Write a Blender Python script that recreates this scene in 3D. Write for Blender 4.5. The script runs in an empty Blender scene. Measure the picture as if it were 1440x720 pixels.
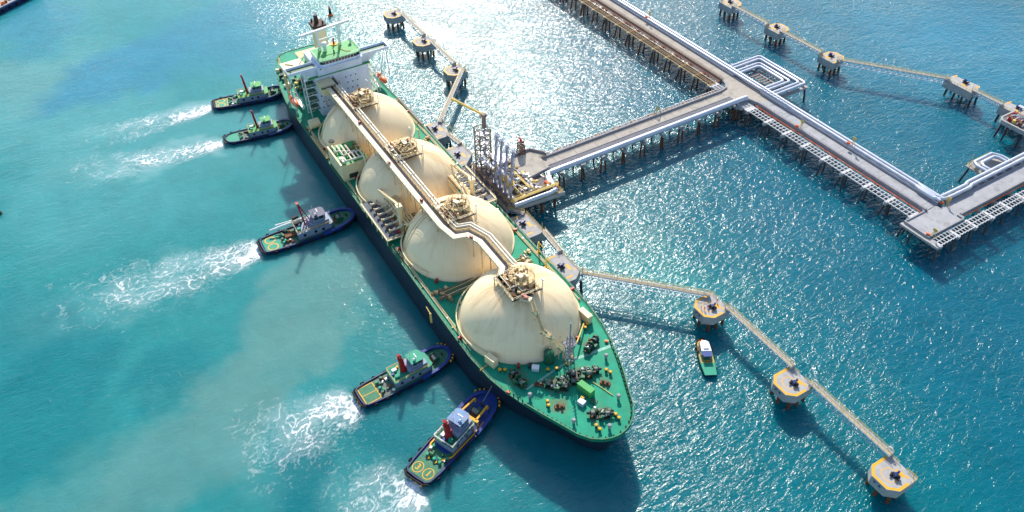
import bpy, math, random
import numpy as np
from mathutils import Vector, Matrix
random.seed(7)
S = bpy.context.scene
COL = S.collection
R = math.radians
ZD = 14.0
# ------------------------------------------------------------------ camera (solved from the photograph's vanishing points)
CAM = Vector((226.0, -93.56, 214.84))
FX = 1097.8
CF = Vector((-0.63465338, 0.36370927, -0.68185824)); CR = Vector((0.51168013, 0.85898607, -0.01806583)); CU = Vector((-0.57913602, 0.36035885, 0.73126122))
def P(px, py, z=0.0):
    """world point at height z seen at a photograph pixel"""
    d = CR*(px-720) - CU*(py-360) + CF*FX
    return CAM + d*((z-CAM.z)/d.z)

# ------------------------------------------------------------------ mesh builder
class MB:
    def __init__(s): s.v=[]; s.f=[]; s.m=[]; s.s=[]; s.cur=0; s.M=None
    def mat(s,i): s.cur=i; return s
    def add(s,vs,fs,smooth=False):
        b=len(s.v)
        if s.M is not None: vs=[tuple(s.M@Vector(p)) for p in vs]
        s.v.extend([tuple(p) for p in vs])
        for f in fs: s.f.append([i+b for i in f]); s.m.append(s.cur); s.s.append(smooth)
        return s
    def box(s,x0,x1,y0,y1,z0,z1):
        return s.add([(x0,y0,z0),(x1,y0,z0),(x1,y1,z0),(x0,y1,z0),(x0,y0,z1),(x1,y0,z1),(x1,y1,z1),(x0,y1,z1)],
            [(3,2,1,0),(4,5,6,7),(0,1,5,4),(1,2,6,5),(2,3,7,6),(3,0,4,7)])
    def cbox(s,c,size,rz=0):
        sx,sy,sz=size[0]/2,size[1]/2,size[2]/2; ca,sa=math.cos(rz),math.sin(rz)
        pts=[]
        for z in (-sz,sz):
            for x,y in ((-sx,-sy),(sx,-sy),(sx,sy),(-sx,sy)): pts.append((c[0]+x*ca-y*sa,c[1]+x*sa+y*ca,c[2]+z))
        return s.add(pts,[(3,2,1,0),(4,5,6,7),(0,1,5,4),(1,2,6,5),(2,3,7,6),(3,0,4,7)])
    def bar(s,p,q,w=.15,h=None):
        h=h or w; p=Vector(p);q=Vector(q);d=(q-p)
        if d.length<1e-4: return s
        d.normalize(); up=Vector((0,0,1)) if abs(d.z)<.95 else Vector((1,0,0))
        a=d.cross(up).normalized(); b=a.cross(d).normalized()
        a*=w/2; b*=h/2
        return s.add([p-a-b,p+a-b,p+a+b,p-a+b,q-a-b,q+a-b,q+a+b,q-a+b],[(3,2,1,0),(4,5,6,7),(0,1,5,4),(1,2,6,5),(2,3,7,6),(3,0,4,7)])
    def tube(s,pts,r=.2,n=8,cap=True,r2=None):
        pts=[Vector(p) for p in pts]; k=len(pts); vs=[]
        prev=None
        for i,p in enumerate(pts):
            t0=(p-pts[i-1]).normalized() if i else None
            t1=(pts[i+1]-p).normalized() if i<k-1 else None
            t=(t0+t1) if (t0 is not None and t1 is not None) else (t0 or t1)
            sc=1.0
            if t0 is not None and t1 is not None:
                c=max(.35,math.sqrt(max(0,(1+t0.dot(t1))/2))); sc=1/c
            if t.length<1e-6: t=t1
            t=t.normalized()
            if prev is None:
                up=Vector((0,0,1)) if abs(t.z)<.9 else Vector((1,0,0)); a=t.cross(up).normalized()
            else:
                a=prev-t*prev.dot(t)
                a=a.normalized() if a.length>1e-6 else t.orthogonal().normalized()
            prev=a; b=t.cross(a)
            rr=r if r2 is None else r+(r2-r)*i/(k-1)
            for j in range(n):
                an=2*math.pi*j/n
                o=a*math.cos(an)+b*math.sin(an)
                vs.append(p+o*rr*(1+(sc-1)*.5))
        fs=[]
        for i in range(k-1):
            for j in range(n):
                j2=(j+1)%n; fs.append((i*n+j,i*n+j2,(i+1)*n+j2,(i+1)*n+j))
        s.add(vs,fs,True)
        if cap:
            s.add(vs[:n],[tuple(reversed(range(n)))]); s.add(vs[-n:],[tuple(range(n))])
        return s
    def lathe(s,prof,c=(0,0),n=16,cap=True):
        vs=[];fs=[]
        for r,z in prof:
            for j in range(n):
                a=2*math.pi*j/n; vs.append((c[0]+r*math.cos(a),c[1]+r*math.sin(a),z))
        for i in range(len(prof)-1):
            for j in range(n):
                j2=(j+1)%n; fs.append((i*n+j,i*n+j2,(i+1)*n+j2,(i+1)*n+j))
        s.add(vs,fs,n>8)
        if cap:
            s.add(vs[-n:],[tuple(range(n))]); s.add(vs[:n],[tuple(reversed(range(n)))])
        return s
    def cyl(s,x,y,z0,z1,r,n=14,r2=None): return s.lathe([(r,z0),(r if r2 is None else r2,z1)],(x,y),n)
    def ball(s,c,r,n=10,sz=1):
        prof=[(max(.001,r*math.sin(a)),c[2]-sz*r*math.cos(a)) for a in [math.pi*i/6 for i in range(7)]]
        return s.lathe(prof,(c[0],c[1]),n,False)
    def hcyl(s,c,axis,L,r,n=14):
        a=Vector(axis).normalized()*L/2; c=Vector(c); return s.tube([c-a,c+a],r,n)
    def prism(s,poly,z0,z1):
        n=len(poly); A=sum(poly[i][0]*poly[(i+1)%n][1]-poly[(i+1)%n][0]*poly[i][1] for i in range(n))
        if A<0: poly=poly[::-1]
        vs=[(x,y,z0) for x,y in poly]+[(x,y,z1) for x,y in poly]
        return s.add(vs,[tuple(reversed(range(n))),tuple(range(n,2*n))]+[(i,(i+1)%n,n+(i+1)%n,n+i) for i in range(n)])
    def strip(s,pts,w,z,h=.02,closed=False):
        """flat painted band along a polyline"""
        pts=[Vector((p[0],p[1],0)) for p in pts]; k=len(pts); L=[];Rr=[]
        for i,p in enumerate(pts):
            a=pts[i-1] if (i or closed) else None; b=pts[(i+1)%k] if (i<k-1 or closed) else None
            d0=(p-a).normalized() if a is not None else None; d1=(b-p).normalized() if b is not None else None
            t=((d0 or d1)+(d1 or d0)).normalized(); nrm=Vector((-t.y,t.x,0))
            sc=1/max(.4,nrm.dot(Vector((-(d0 or d1).y,(d0 or d1).x,0))))
            L.append(p+nrm*w/2*sc);Rr.append(p-nrm*w/2*sc)
        vs=[(q.x,q.y,z) for q in L]+[(q.x,q.y,z) for q in Rr]+[(q.x,q.y,z+h) for q in L]+[(q.x,q.y,z+h) for q in Rr]
        fs=[]
        for i in range(k if closed else k-1):
            j=(i+1)%k
            fs+=[(2*k+i,3*k+i,3*k+j,2*k+j),(i,2*k+i,2*k+j,j),(3*k+i,k+i,k+j,3*k+j)]
        return s.add(vs,fs)
    def rail(s,pts,h=1.1,step=2.2,t=.07,closed=False,bars=2):
        pts=[Vector(p) for p in pts]
        if closed: pts=pts+[pts[0]]
        for a,b in zip(pts[:-1],pts[1:]):
            L=(b-a).length; n=max(1,int(L/step))
            for i in range(n+1):
                p=a.lerp(b,i/n); s.bar(p,p+Vector((0,0,h)),t)
            for k in range(bars):
                z=Vector((0,0,h*(1-k*.45))); s.bar(a+z,b+z,t)
        return s
    def ring(s,c,r0,r1,z,h=.02,n=32):
        vs=[]
        for rr,zz in ((r0,z),(r1,z),(r0,z+h),(r1,z+h)):
            for j in range(n):
                a=2*math.pi*j/n; vs.append((c[0]+rr*math.cos(a),c[1]+rr*math.sin(a),zz))
        fs=[]
        for j in range(n):
            k=(j+1)%n; fs+=[(2*n+j,3*n+j,3*n+k,2*n+k),(n+j,n+k,3*n+k,3*n+j),(k,j,2*n+j,2*n+k)]
        return s.add(vs,fs)
    def cut(s):
        if not hasattr(s,'cuts'): s.cuts=[]
        s.cuts.append((len(s.v),len(s.f))); return s
    def build_each(s,name,mats,parent=None):
        s.cut(); v0=f0=0; out=[]
        for v1,f1 in s.cuts:
            if f1>f0:
                m=MB(); m.v=s.v[v0:v1]; m.f=[[i-v0 for i in f] for f in s.f[f0:f1]]; m.m=s.m[f0:f1]; m.s=s.s[f0:f1]; out.append(m.build(name,mats,parent))
            v0,f0=v1,f1
        return out
    def build(s,name,mats,parent=None):
        me=bpy.data.meshes.new(name)
        if not isinstance(mats,(list,tuple)): mats=[mats]
        o=bpy.data.objects.new(name,me); COL.objects.link(o)
        off=Vector((0,0,0))
        if parent is not None:
            o.parent=parent; off=WL.get(parent.name,off)
        WL[o.name]=off
        me.from_pydata([(p[0]-off.x,p[1]-off.y,p[2]-off.z) for p in s.v],[],s.f)
        for m in mats: me.materials.append(m)
        me.polygons.foreach_set('material_index',s.m); me.polygons.foreach_set('use_smooth',s.s)
        me.update(); return o
WL={}
def tag(o,label=None,cat=None,group=None,kind=None):
    if label: o['label']=label
    if cat: o['category']=cat
    if group: o['group']=group
    if kind: o['kind']=kind
    return o
def thing(name,label,cat,loc=(0,0,0),rz=0,group=None,world=True):
    o=bpy.data.objects.new(name,None); COL.objects.link(o); o.empty_display_size=.5
    o.location=loc; o.rotation_euler=(0,0,rz); tag(o,label,cat,group)
    if world and rz==0: WL[o.name]=Vector(loc)
    return o
def copy_tree(o,parent=None):
    c=o.copy(); COL.objects.link(c)
    if parent is not None: c.parent=parent
    for ch in list(o.children): copy_tree(ch,c)
    return c

# ------------------------------------------------------------------ materials
def new_mat(name):
    m=bpy.data.materials.new(name); m.use_nodes=True
    nt=m.node_tree; return m,nt,nt.nodes['Principled BSDF']
def N(nt,typ,**kw):
    n=nt.nodes.new(typ)
    for k,v in kw.items():
        if k in n.inputs: n.inputs[k].default_value=v
        else: setattr(n,k,v)
    return n
def mat(name,col,rough=.6,var=.18,scale=.6,stain=None,sfac=.5,sscale=.35,metal=0,stretch=(1,1,1),bump=0):
    m,nt,b=new_mat(name)
    L=nt.links.new
    tc=N(nt,'ShaderNodeTexCoord'); mp=N(nt,'ShaderNodeMapping'); mp.inputs['Scale'].default_value=stretch
    L(tc.outputs['Object'],mp.inputs[0])
    n1=N(nt,'ShaderNodeTexNoise',Scale=scale,Detail=5.0,Roughness=.65); L(mp.outputs[0],n1.inputs['Vector'])
    r1=N(nt,'ShaderNodeMapRange'); r1.inputs['From Min'].default_value=.25; r1.inputs['From Max'].default_value=.75
    r1.inputs['To Min'].default_value=1-var; r1.inputs['To Max'].default_value=1+var*.6
    L(n1.outputs[0],r1.inputs[0])
    mx=N(nt,'ShaderNodeMix',data_type='RGBA',blend_type='MULTIPLY'); mx.inputs[0].default_value=1
    mx.inputs[6].default_value=(*col,1); L(r1.outputs[0],mx.inputs[7]); out=mx.outputs[2]
    if stain:
        n2=N(nt,'ShaderNodeTexNoise',Scale=sscale,Detail=6.0,Roughness=.7); L(mp.outputs[0],n2.inputs['Vector'])
        r2=N(nt,'ShaderNodeMapRange'); r2.inputs['From Min'].default_value=.52; r2.inputs['From Max'].default_value=.72
        r2.inputs['To Max'].default_value=sfac; L(n2.outputs[0],r2.inputs[0])
        m2=N(nt,'ShaderNodeMix',data_type='RGBA'); L(r2.outputs[0],m2.inputs[0]); L(out,m2.inputs[6]); m2.inputs[7].default_value=(*stain,1); out=m2.outputs[2]
    L(out,b.inputs['Base Color']); b.inputs['Roughness'].default_value=rough; b.inputs['Specular IOR Level'].default_value=.5 if rough<.35 else .28; b.inputs['Metallic'].default_value=metal
    if bump:
        bp=N(nt,'ShaderNodeBump',Strength=.6,Distance=bump); L(n1.outputs[0],bp.inputs['Height']); L(bp.outputs[0],b.inputs['Normal'])
    return m
RUST=(.20,.075,.025)
M=dict(
 hull=mat('navy_hull_paint',(.012,.022,.04),.45,.35,.25,stain=(.03,.035,.04),sfac=.6,sscale=.15,stretch=(.4,.4,2)),
 deck=mat('green_deck_paint',(.002,.275,.16),.72,.26,.22,stain=(.02,.25,.11),sfac=.7,sscale=.13),
 deck_edge=mat('green_gunwale_paint',(.01,.17,.08),.5,.3,.5,stain=RUST,sfac=.5,sscale=.4),
 stripe=mat('worn_pale_green_paint',(.22,.46,.36),.6,.35,.8),
 cream=mat('cream_paint',(.74,.61,.36),.5,.15,.5,stain=(.42,.24,.09),sfac=.5,sscale=.5),
 duct=mat('pale_duct_paint',(.60,.53,.37),.5,.12,.5,stain=(.55,.40,.2),sfac=.4,sscale=.4),
 creamd=mat('stained_cream_steel',(.58,.42,.20),.6,.3,.9,stain=RUST,sfac=.6,sscale=.7),
 white=mat('white_paint',(.80,.79,.76),.45,.1,.5,stain=(.5,.42,.32),sfac=.35,sscale=.6),
 pipe=mat('white_pipe_cladding',(.66,.61,.49),.4,.1,.7,stain=(.5,.32,.15),sfac=.4,sscale=.7),
 bluewhite=mat('bluish_white_paint',(.62,.68,.80),.45,.12,.4,stain=(.45,.42,.40),sfac=.4,sscale=.3,stretch=(1,1,.3)),
 grate=mat('dark_steel_grating',(.06,.055,.055),.8,.3,1.5),
 platform=mat('blue_grey_platform_paint',(.075,.095,.125),.7,.3,.8,stain=(.16,.14,.12),sfac=.6,sscale=.6),
 rust=mat('rusty_steel',(.17,.075,.035),.85,.4,.8),
 brown=mat('brown_pipe_steel',(.26,.15,.08),.75,.35,.8),
 black=mat('black_rubber',(.012,.012,.014),.7,.3,2),
 dark=mat('dark_machinery',(.028,.045,.035),.55,.4,1.5,stain=RUST,sfac=.8,sscale=1.2),
 greenm=mat('green_machinery_paint',(.01,.12,.06),.5,.4,1.5,stain=RUST,sfac=.7,sscale=1.0),
 yellow=mat('yellow_paint',(.70,.34,.015),.6,.15,1),
 yellowl=mat('faded_yellow_paint',(.62,.45,.12),.65,.3,1),
 orange=mat('orange_lifeboat_paint',(.80,.17,.04),.4,.12,1),
 red=mat('red_paint',(.33,.014,.016),.45,.25,1),
 roofgreen=mat('light_green_deck_paint',(.06,.33,.085),.6,.2,.5),
 window=mat('dark_window_glass',(.012,.016,.022),.12,.1,1),
 funnelcap=mat('brown_black_funnel_paint',(.06,.028,.02),.7,.3,1),
 concrete=mat('weathered_concrete',(.37,.355,.34),.85,.22,.35,stain=(.22,.20,.18),sfac=.6,sscale=.25,bump=.05),
 road=mat('pale_concrete_road',(.37,.335,.285),.85,.16,.25,stain=(.19,.165,.14),sfac=.8,sscale=.22),
 roadgrey=mat('grey_concrete_road',(.34,.34,.35),.85,.2,.3,stain=(.16,.16,.17),sfac=.8,sscale=.22),
 parapetw=mat('brown_concrete_parapet',(.24,.175,.14),.85,.25,.5),  # browner version of the parapet concrete, for the far trestle
 parapet=mat('grey_concrete_parapet',(.30,.29,.30),.85,.22,.5),
 pile=mat('rust_red_steel_pile',(.135,.052,.026),.8,.35,.8),
 pilegrey=mat('dark_grey_pile',(.07,.06,.06),.8,.35,.8),
 steel=mat('galvanised_steel',(.52,.54,.60),.45,.2,1,metal=.15),
 silver=mat('silver_pipe_cladding',(.50,.53,.60),.4,.2,.35,stain=(.34,.33,.33),sfac=.6,sscale=.3,metal=.25),
 steelw=mat('white_rack_steel',(.52,.52,.52),.6,.2,.8,stain=(.35,.25,.18),sfac=.5,sscale=.7),
 steelb=mat('brown_lattice_steel',(.20,.155,.135),.7,.35,1.2,stain=(.24,.12,.05),sfac=.6,sscale=1),
 arms=mat('bluish_grey_arm_paint',(.40,.43,.56),.5,.2,.7),
 platdeck=mat('dark_loading_deck',(.17,.15,.15),.85,.3,.4,stain=(.10,.08,.07),sfac=.6,sscale=.4),
 blue=mat('blue_hook_paint',(.012,.045,.20),.45,.2,1),
 tughull=mat('deep_blue_tug_paint',(.008,.018,.085),.4,.3,.5),
 tugrail=mat('slate_blue_bulwark_paint',(.06,.09,.20),.5,.25,.6),
 tugblue=mat('bright_blue_deck_paint',(.012,.045,.21),.5,.2,.6),
 tugdeck=mat('worn_green_tug_deck',(.035,.17,.09),.65,.35,.7,stain=(.13,.20,.11),sfac=.7,sscale=.5),
 tuggreen=mat('fresh_green_tug_deck',(.008,.26,.16),.6,.15,.6),
 tugroof=mat('patchy_blue_roof_paint',(.12,.24,.42),.55,.4,1.2,stain=(.45,.10,.06),sfac=.7,sscale=.9),
 tuggrey=mat('grey_work_deck',(.15,.17,.15),.75,.35,.8,stain=(.10,.07,.05),sfac=.6,sscale=.8),
 house=mat('tug_house_paint',(.19,.245,.34),.5,.15,.8,stain=(.40,.36,.32),sfac=.35,sscale=.9),
 rope=mat('rope',(.20,.22,.20),.8,.2,2),
 skin=mat('skin',(.45,.25,.16),.6,.1,4),
 coverall=mat('orange_coverall',(.70,.13,.03),.8,.2,4),
 helmet=mat('white_helmet',(.8,.8,.78),.4,.05,4),
)
def deck_material():
    """green deck: patches of newer paint, rust, faint plate seams"""
    m=M['deck']; nt=m.node_tree; L=nt.links.new; b=nt.nodes['Principled BSDF']
    src=b.inputs['Base Color'].links[0].from_socket
    tc=N(nt,'ShaderNodeTexCoord')
    n=N(nt,'ShaderNodeTexNoise',Scale=.55,Detail=8.0,Roughness=.75,Distortion=.4); L(tc.outputs['Object'],n.inputs['Vector'])
    r=N(nt,'ShaderNodeMapRange'); r.inputs['From Min'].default_value=.575; r.inputs['From Max'].default_value=.70; r.inputs['To Max'].default_value=.8
    L(n.outputs[0],r.inputs[0])
    m2=N(nt,'ShaderNodeMix',data_type='RGBA'); L(r.outputs[0],m2.inputs[0]); L(src,m2.inputs[6]); m2.inputs[7].default_value=(.10,.13,.055,1)
    acc=None
    for px,py,rad in DECKRUST:
        p=P(px,py,ZD); ds=N(nt,'ShaderNodeVectorMath',operation='DISTANCE'); ds.inputs[1].default_value=(p.x,p.y,ZD); L(tc.outputs['Object'],ds.inputs[0])
        mr=N(nt,'ShaderNodeMapRange'); mr.inputs['From Min'].default_value=rad*1.5; mr.inputs['From Max'].default_value=0; mr.inputs['To Max'].default_value=.55; L(ds.outputs['Value'],mr.inputs[0])
        if acc is None: acc=mr
        else: mm=N(nt,'ShaderNodeMath',operation='MAXIMUM'); L(acc.outputs[0],mm.inputs[0]); L(mr.outputs[0],mm.inputs[1]); acc=mm
    n9=N(nt,'ShaderNodeTexNoise',Scale=.5,Detail=6.0,Roughness=.7,Distortion=.6); L(tc.outputs['Object'],n9.inputs['Vector'])
    sm=N(nt,'ShaderNodeMath',operation='ADD'); L(acc.outputs[0],sm.inputs[0]); L(n9.outputs[0],sm.inputs[1])
    r9=N(nt,'ShaderNodeMapRange'); r9.inputs['From Min'].default_value=.72; r9.inputs['From Max'].default_value=1.0; r9.inputs['To Max'].default_value=.8; L(sm.outputs[0],r9.inputs[0])
    m9=N(nt,'ShaderNodeMix',data_type='RGBA'); L(r9.outputs[0],m9.inputs[0]); L(m2.outputs[2],m9.inputs[6]); m9.inputs[7].default_value=(.16,.10,.045,1); m2=m9
    br=N(nt,'ShaderNodeTexBrick',Scale=1.0,offset=.5); br.inputs['Color1'].default_value=(1,1,1,1); br.inputs['Color2'].default_value=(.93,.93,.93,1); br.inputs['Mortar'].default_value=(.80,.80,.80,1)
    br.inputs['Mortar Size'].default_value=.05; br.inputs['Brick Width'].default_value=9.0; br.inputs['Row Height'].default_value=3.0
    L(tc.outputs['Object'],br.inputs['Vector'])
    m3=N(nt,'ShaderNodeMix',data_type='RGBA',blend_type='MULTIPLY'); m3.inputs[0].default_value=1; L(m2.outputs[2],m3.inputs[6]); L(br.outputs[0],m3.inputs[7])
    L(m3.outputs[2],b.inputs['Base Color'])
DECKRUST=[(817,527,4.5),(786,541,5),(844,582,4),(831,485,3.5),(728,533,4.5),(787,571,4),(851,538,3),(700,470,2.5),(765,350,3)]
deck_material()
def tank_material():
    m,nt,b=new_mat('weathered_cream_tank_paint'); L=nt.links.new
    tc=N(nt,'ShaderNodeTexCoord'); oi=N(nt,'ShaderNodeObjectInfo')
    sp=N(nt,'ShaderNodeSeparateXYZ'); L(tc.outputs['Object'],sp.inputs[0])
    at=N(nt,'ShaderNodeMath',operation='ARCTAN2'); L(sp.outputs[1],at.inputs[0]); L(sp.outputs[0],at.inputs[1])
    # streak coordinates: direction round the dome (as a unit vector), compressed height
    nv=N(nt,'ShaderNodeVectorMath',operation='MULTIPLY'); nv.inputs[1].default_value=(1,1,0); L(tc.outputs['Object'],nv.inputs[0])
    nn=N(nt,'ShaderNodeVectorMath',operation='NORMALIZE'); L(nv.outputs[0],nn.inputs[0])
    zc=N(nt,'ShaderNodeMath',operation='MULTIPLY'); zc.inputs[1].default_value=.035; L(sp.outputs[2],zc.inputs[0])
    cb=N(nt,'ShaderNodeCombineXYZ'); L(zc.outputs[0],cb.inputs[2])
    ad=N(nt,'ShaderNodeVectorMath',operation='ADD'); L(nn.outputs[0],ad.inputs[0]); L(cb.outputs[0],ad.inputs[1])
    ro=N(nt,'ShaderNodeVectorMath',operation='SCALE'); rs=N(nt,'ShaderNodeMath',operation='MULTIPLY'); rs.inputs[1].default_value=17; L(oi.outputs['Random'],rs.inputs[0])
    cb2=N(nt,'ShaderNodeCombineXYZ'); L(rs.outputs[0],cb2.inputs[0]); L(rs.outputs[0],cb2.inputs[1])
    ad2=N(nt,'ShaderNodeVectorMath',operation='ADD'); L(ad.outputs[0],ad2.inputs[0]); L(cb2.outputs[0],ad2.inputs[1])
    n1=N(nt,'ShaderNodeTexNoise',Scale=4.5,Detail=7.0,Roughness=.72); L(ad2.outputs[0],n1.inputs['Vector'])
    n2=N(nt,'ShaderNodeTexNoise',Scale=1.6,Detail=3.0,Roughness=.5); L(ad2.outputs[0],n2.inputs['Vector'])
    n3=N(nt,'ShaderNodeTexNoise',Scale=.09,Detail=6.0,Roughness=.6); L(tc.outputs['Object'],n3.inputs['Vector'])
    # radius from the axis: stains run down from the dome equipment
    ln=N(nt,'ShaderNodeVectorMath',operation='LENGTH'); L(nv.outputs[0],ln.inputs[0])
    rr=N(nt,'ShaderNodeMapRange'); rr.inputs['From Min'].default_value=6; rr.inputs['From Max'].default_value=21; rr.inputs['To Min'].default_value=.14; rr.inputs['To Max'].default_value=-.10; L(ln.outputs['Value'],rr.inputs[0])
    s1=N(nt,'ShaderNodeMath',operation='ADD'); L(n1.outputs[0],s1.inputs[0]); L(rr.outputs[0],s1.inputs[1])
    s2=N(nt,'ShaderNodeMapRange'); s2.inputs['From Min'].default_value=.44; s2.inputs['From Max'].default_value=.74; s2.inputs['To Max'].default_value=.72; L(s1.outputs[0],s2.inputs[0])
    g=N(nt,'ShaderNodeMapRange'); g.inputs['From Min'].default_value=.38; g.inputs['From Max'].default_value=.62; L(n2.outputs[0],g.inputs[0])
    f=N(nt,'ShaderNodeMath',operation='MULTIPLY'); L(s2.outputs[0],f.inputs[0]); L(g.outputs[0],f.inputs[1])
    base=N(nt,'ShaderNodeMix',data_type='RGBA'); base.inputs[6].default_value=(.88,.72,.475,1); base.inputs[7].default_value=(.80,.615,.36,1); L(n3.outputs[0],base.inputs[0])
    mx=N(nt,'ShaderNodeMix',data_type='RGBA'); L(f.outputs[0],mx.inputs[0]); L(base.outputs[2],mx.inputs[6]); mx.inputs[7].default_value=(.47,.265,.09,1)
    # rust specks
    v=N(nt,'ShaderNodeTexNoise',Scale=.55,Detail=4.0,Roughness=.6); L(tc.outputs['Object'],v.inputs['Vector'])
    vr=N(nt,'ShaderNodeMapRange'); vr.inputs['From Min'].default_value=.70; vr.inputs['From Max'].default_value=.78; vr.inputs['To Max'].default_value=.8; L(v.outputs[0],vr.inputs[0])
    m3=N(nt,'ShaderNodeMix',data_type='RGBA'); L(vr.outputs[0],m3.inputs[0]); L(mx.outputs[2],m3.inputs[6]); m3.inputs[7].default_value=(.25,.11,.04,1)
    # plate seams
    sm=N(nt,'ShaderNodeMath',operation='MULTIPLY'); sm.inputs[1].default_value=24/(2*math.pi); L(at.outputs[0],sm.inputs[0])
    fr=N(nt,'ShaderNodeMath',operation='FRACT'); L(sm.outputs[0],fr.inputs[0])
    lt=N(nt,'ShaderNodeMath',operation='LESS_THAN'); lt.inputs[1].default_value=.03; L(fr.outputs[0],lt.inputs[0])
    lf=N(nt,'ShaderNodeMath',operation='MULTIPLY'); lf.inputs[1].default_value=.22; L(lt.outputs[0],lf.inputs[0])
    m4=N(nt,'ShaderNodeMix',data_type='RGBA'); L(lf.outputs[0],m4.inputs[0]); L(m3.outputs[2],m4.inputs[6]); m4.inputs[7].default_value=(.50,.36,.18,1)
    L(m4.outputs[2],b.inputs['Base Color']); b.inputs['Roughness'].default_value=.72; b.inputs['Specular IOR Level'].default_value=.25
    return m
M['tank']=tank_material()

# ------------------------------------------------------------------ numpy noise
_rng=np.random.RandomState(3); _perm=_rng.permutation(512); _perm=np.concatenate([_perm,_perm,_perm]); _g=_rng.rand(512)*2*np.pi
def pn(x,y,seed=0):
    x=x+seed*37.7; y=y+seed*91.3
    xi=np.floor(x).astype(int); yi=np.floor(y).astype(int); xf=x-xi; yf=y-yi
    u=xf**3*(xf*(xf*6-15)+10); v=yf**3*(yf*(yf*6-15)+10)
    def gr(i,j):
        h=_g[_perm[(_perm[i%512]+j)%512]]; return np.cos(h)*(xf-(i-xi))+np.sin(h)*(yf-(j-yi))
    a=gr(xi,yi);b=gr(xi+1,yi);c=gr(xi,yi+1);d=gr(xi+1,yi+1)
    return ((a*(1-u)+b*u)*(1-v)+(c*(1-u)+d*u)*v)*1.4
def fbm(x,y,o=4,seed=0):
    t=0;a=1;s=0
    for i in range(o): t=t+a*pn(x*2**i,y*2**i,seed+i); s+=a; a*=.5
    return t/s
def sstep(a,b,x):
    t=np.clip((x-a)/(b-a),0,1); return t*t*(3-2*t)

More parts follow.
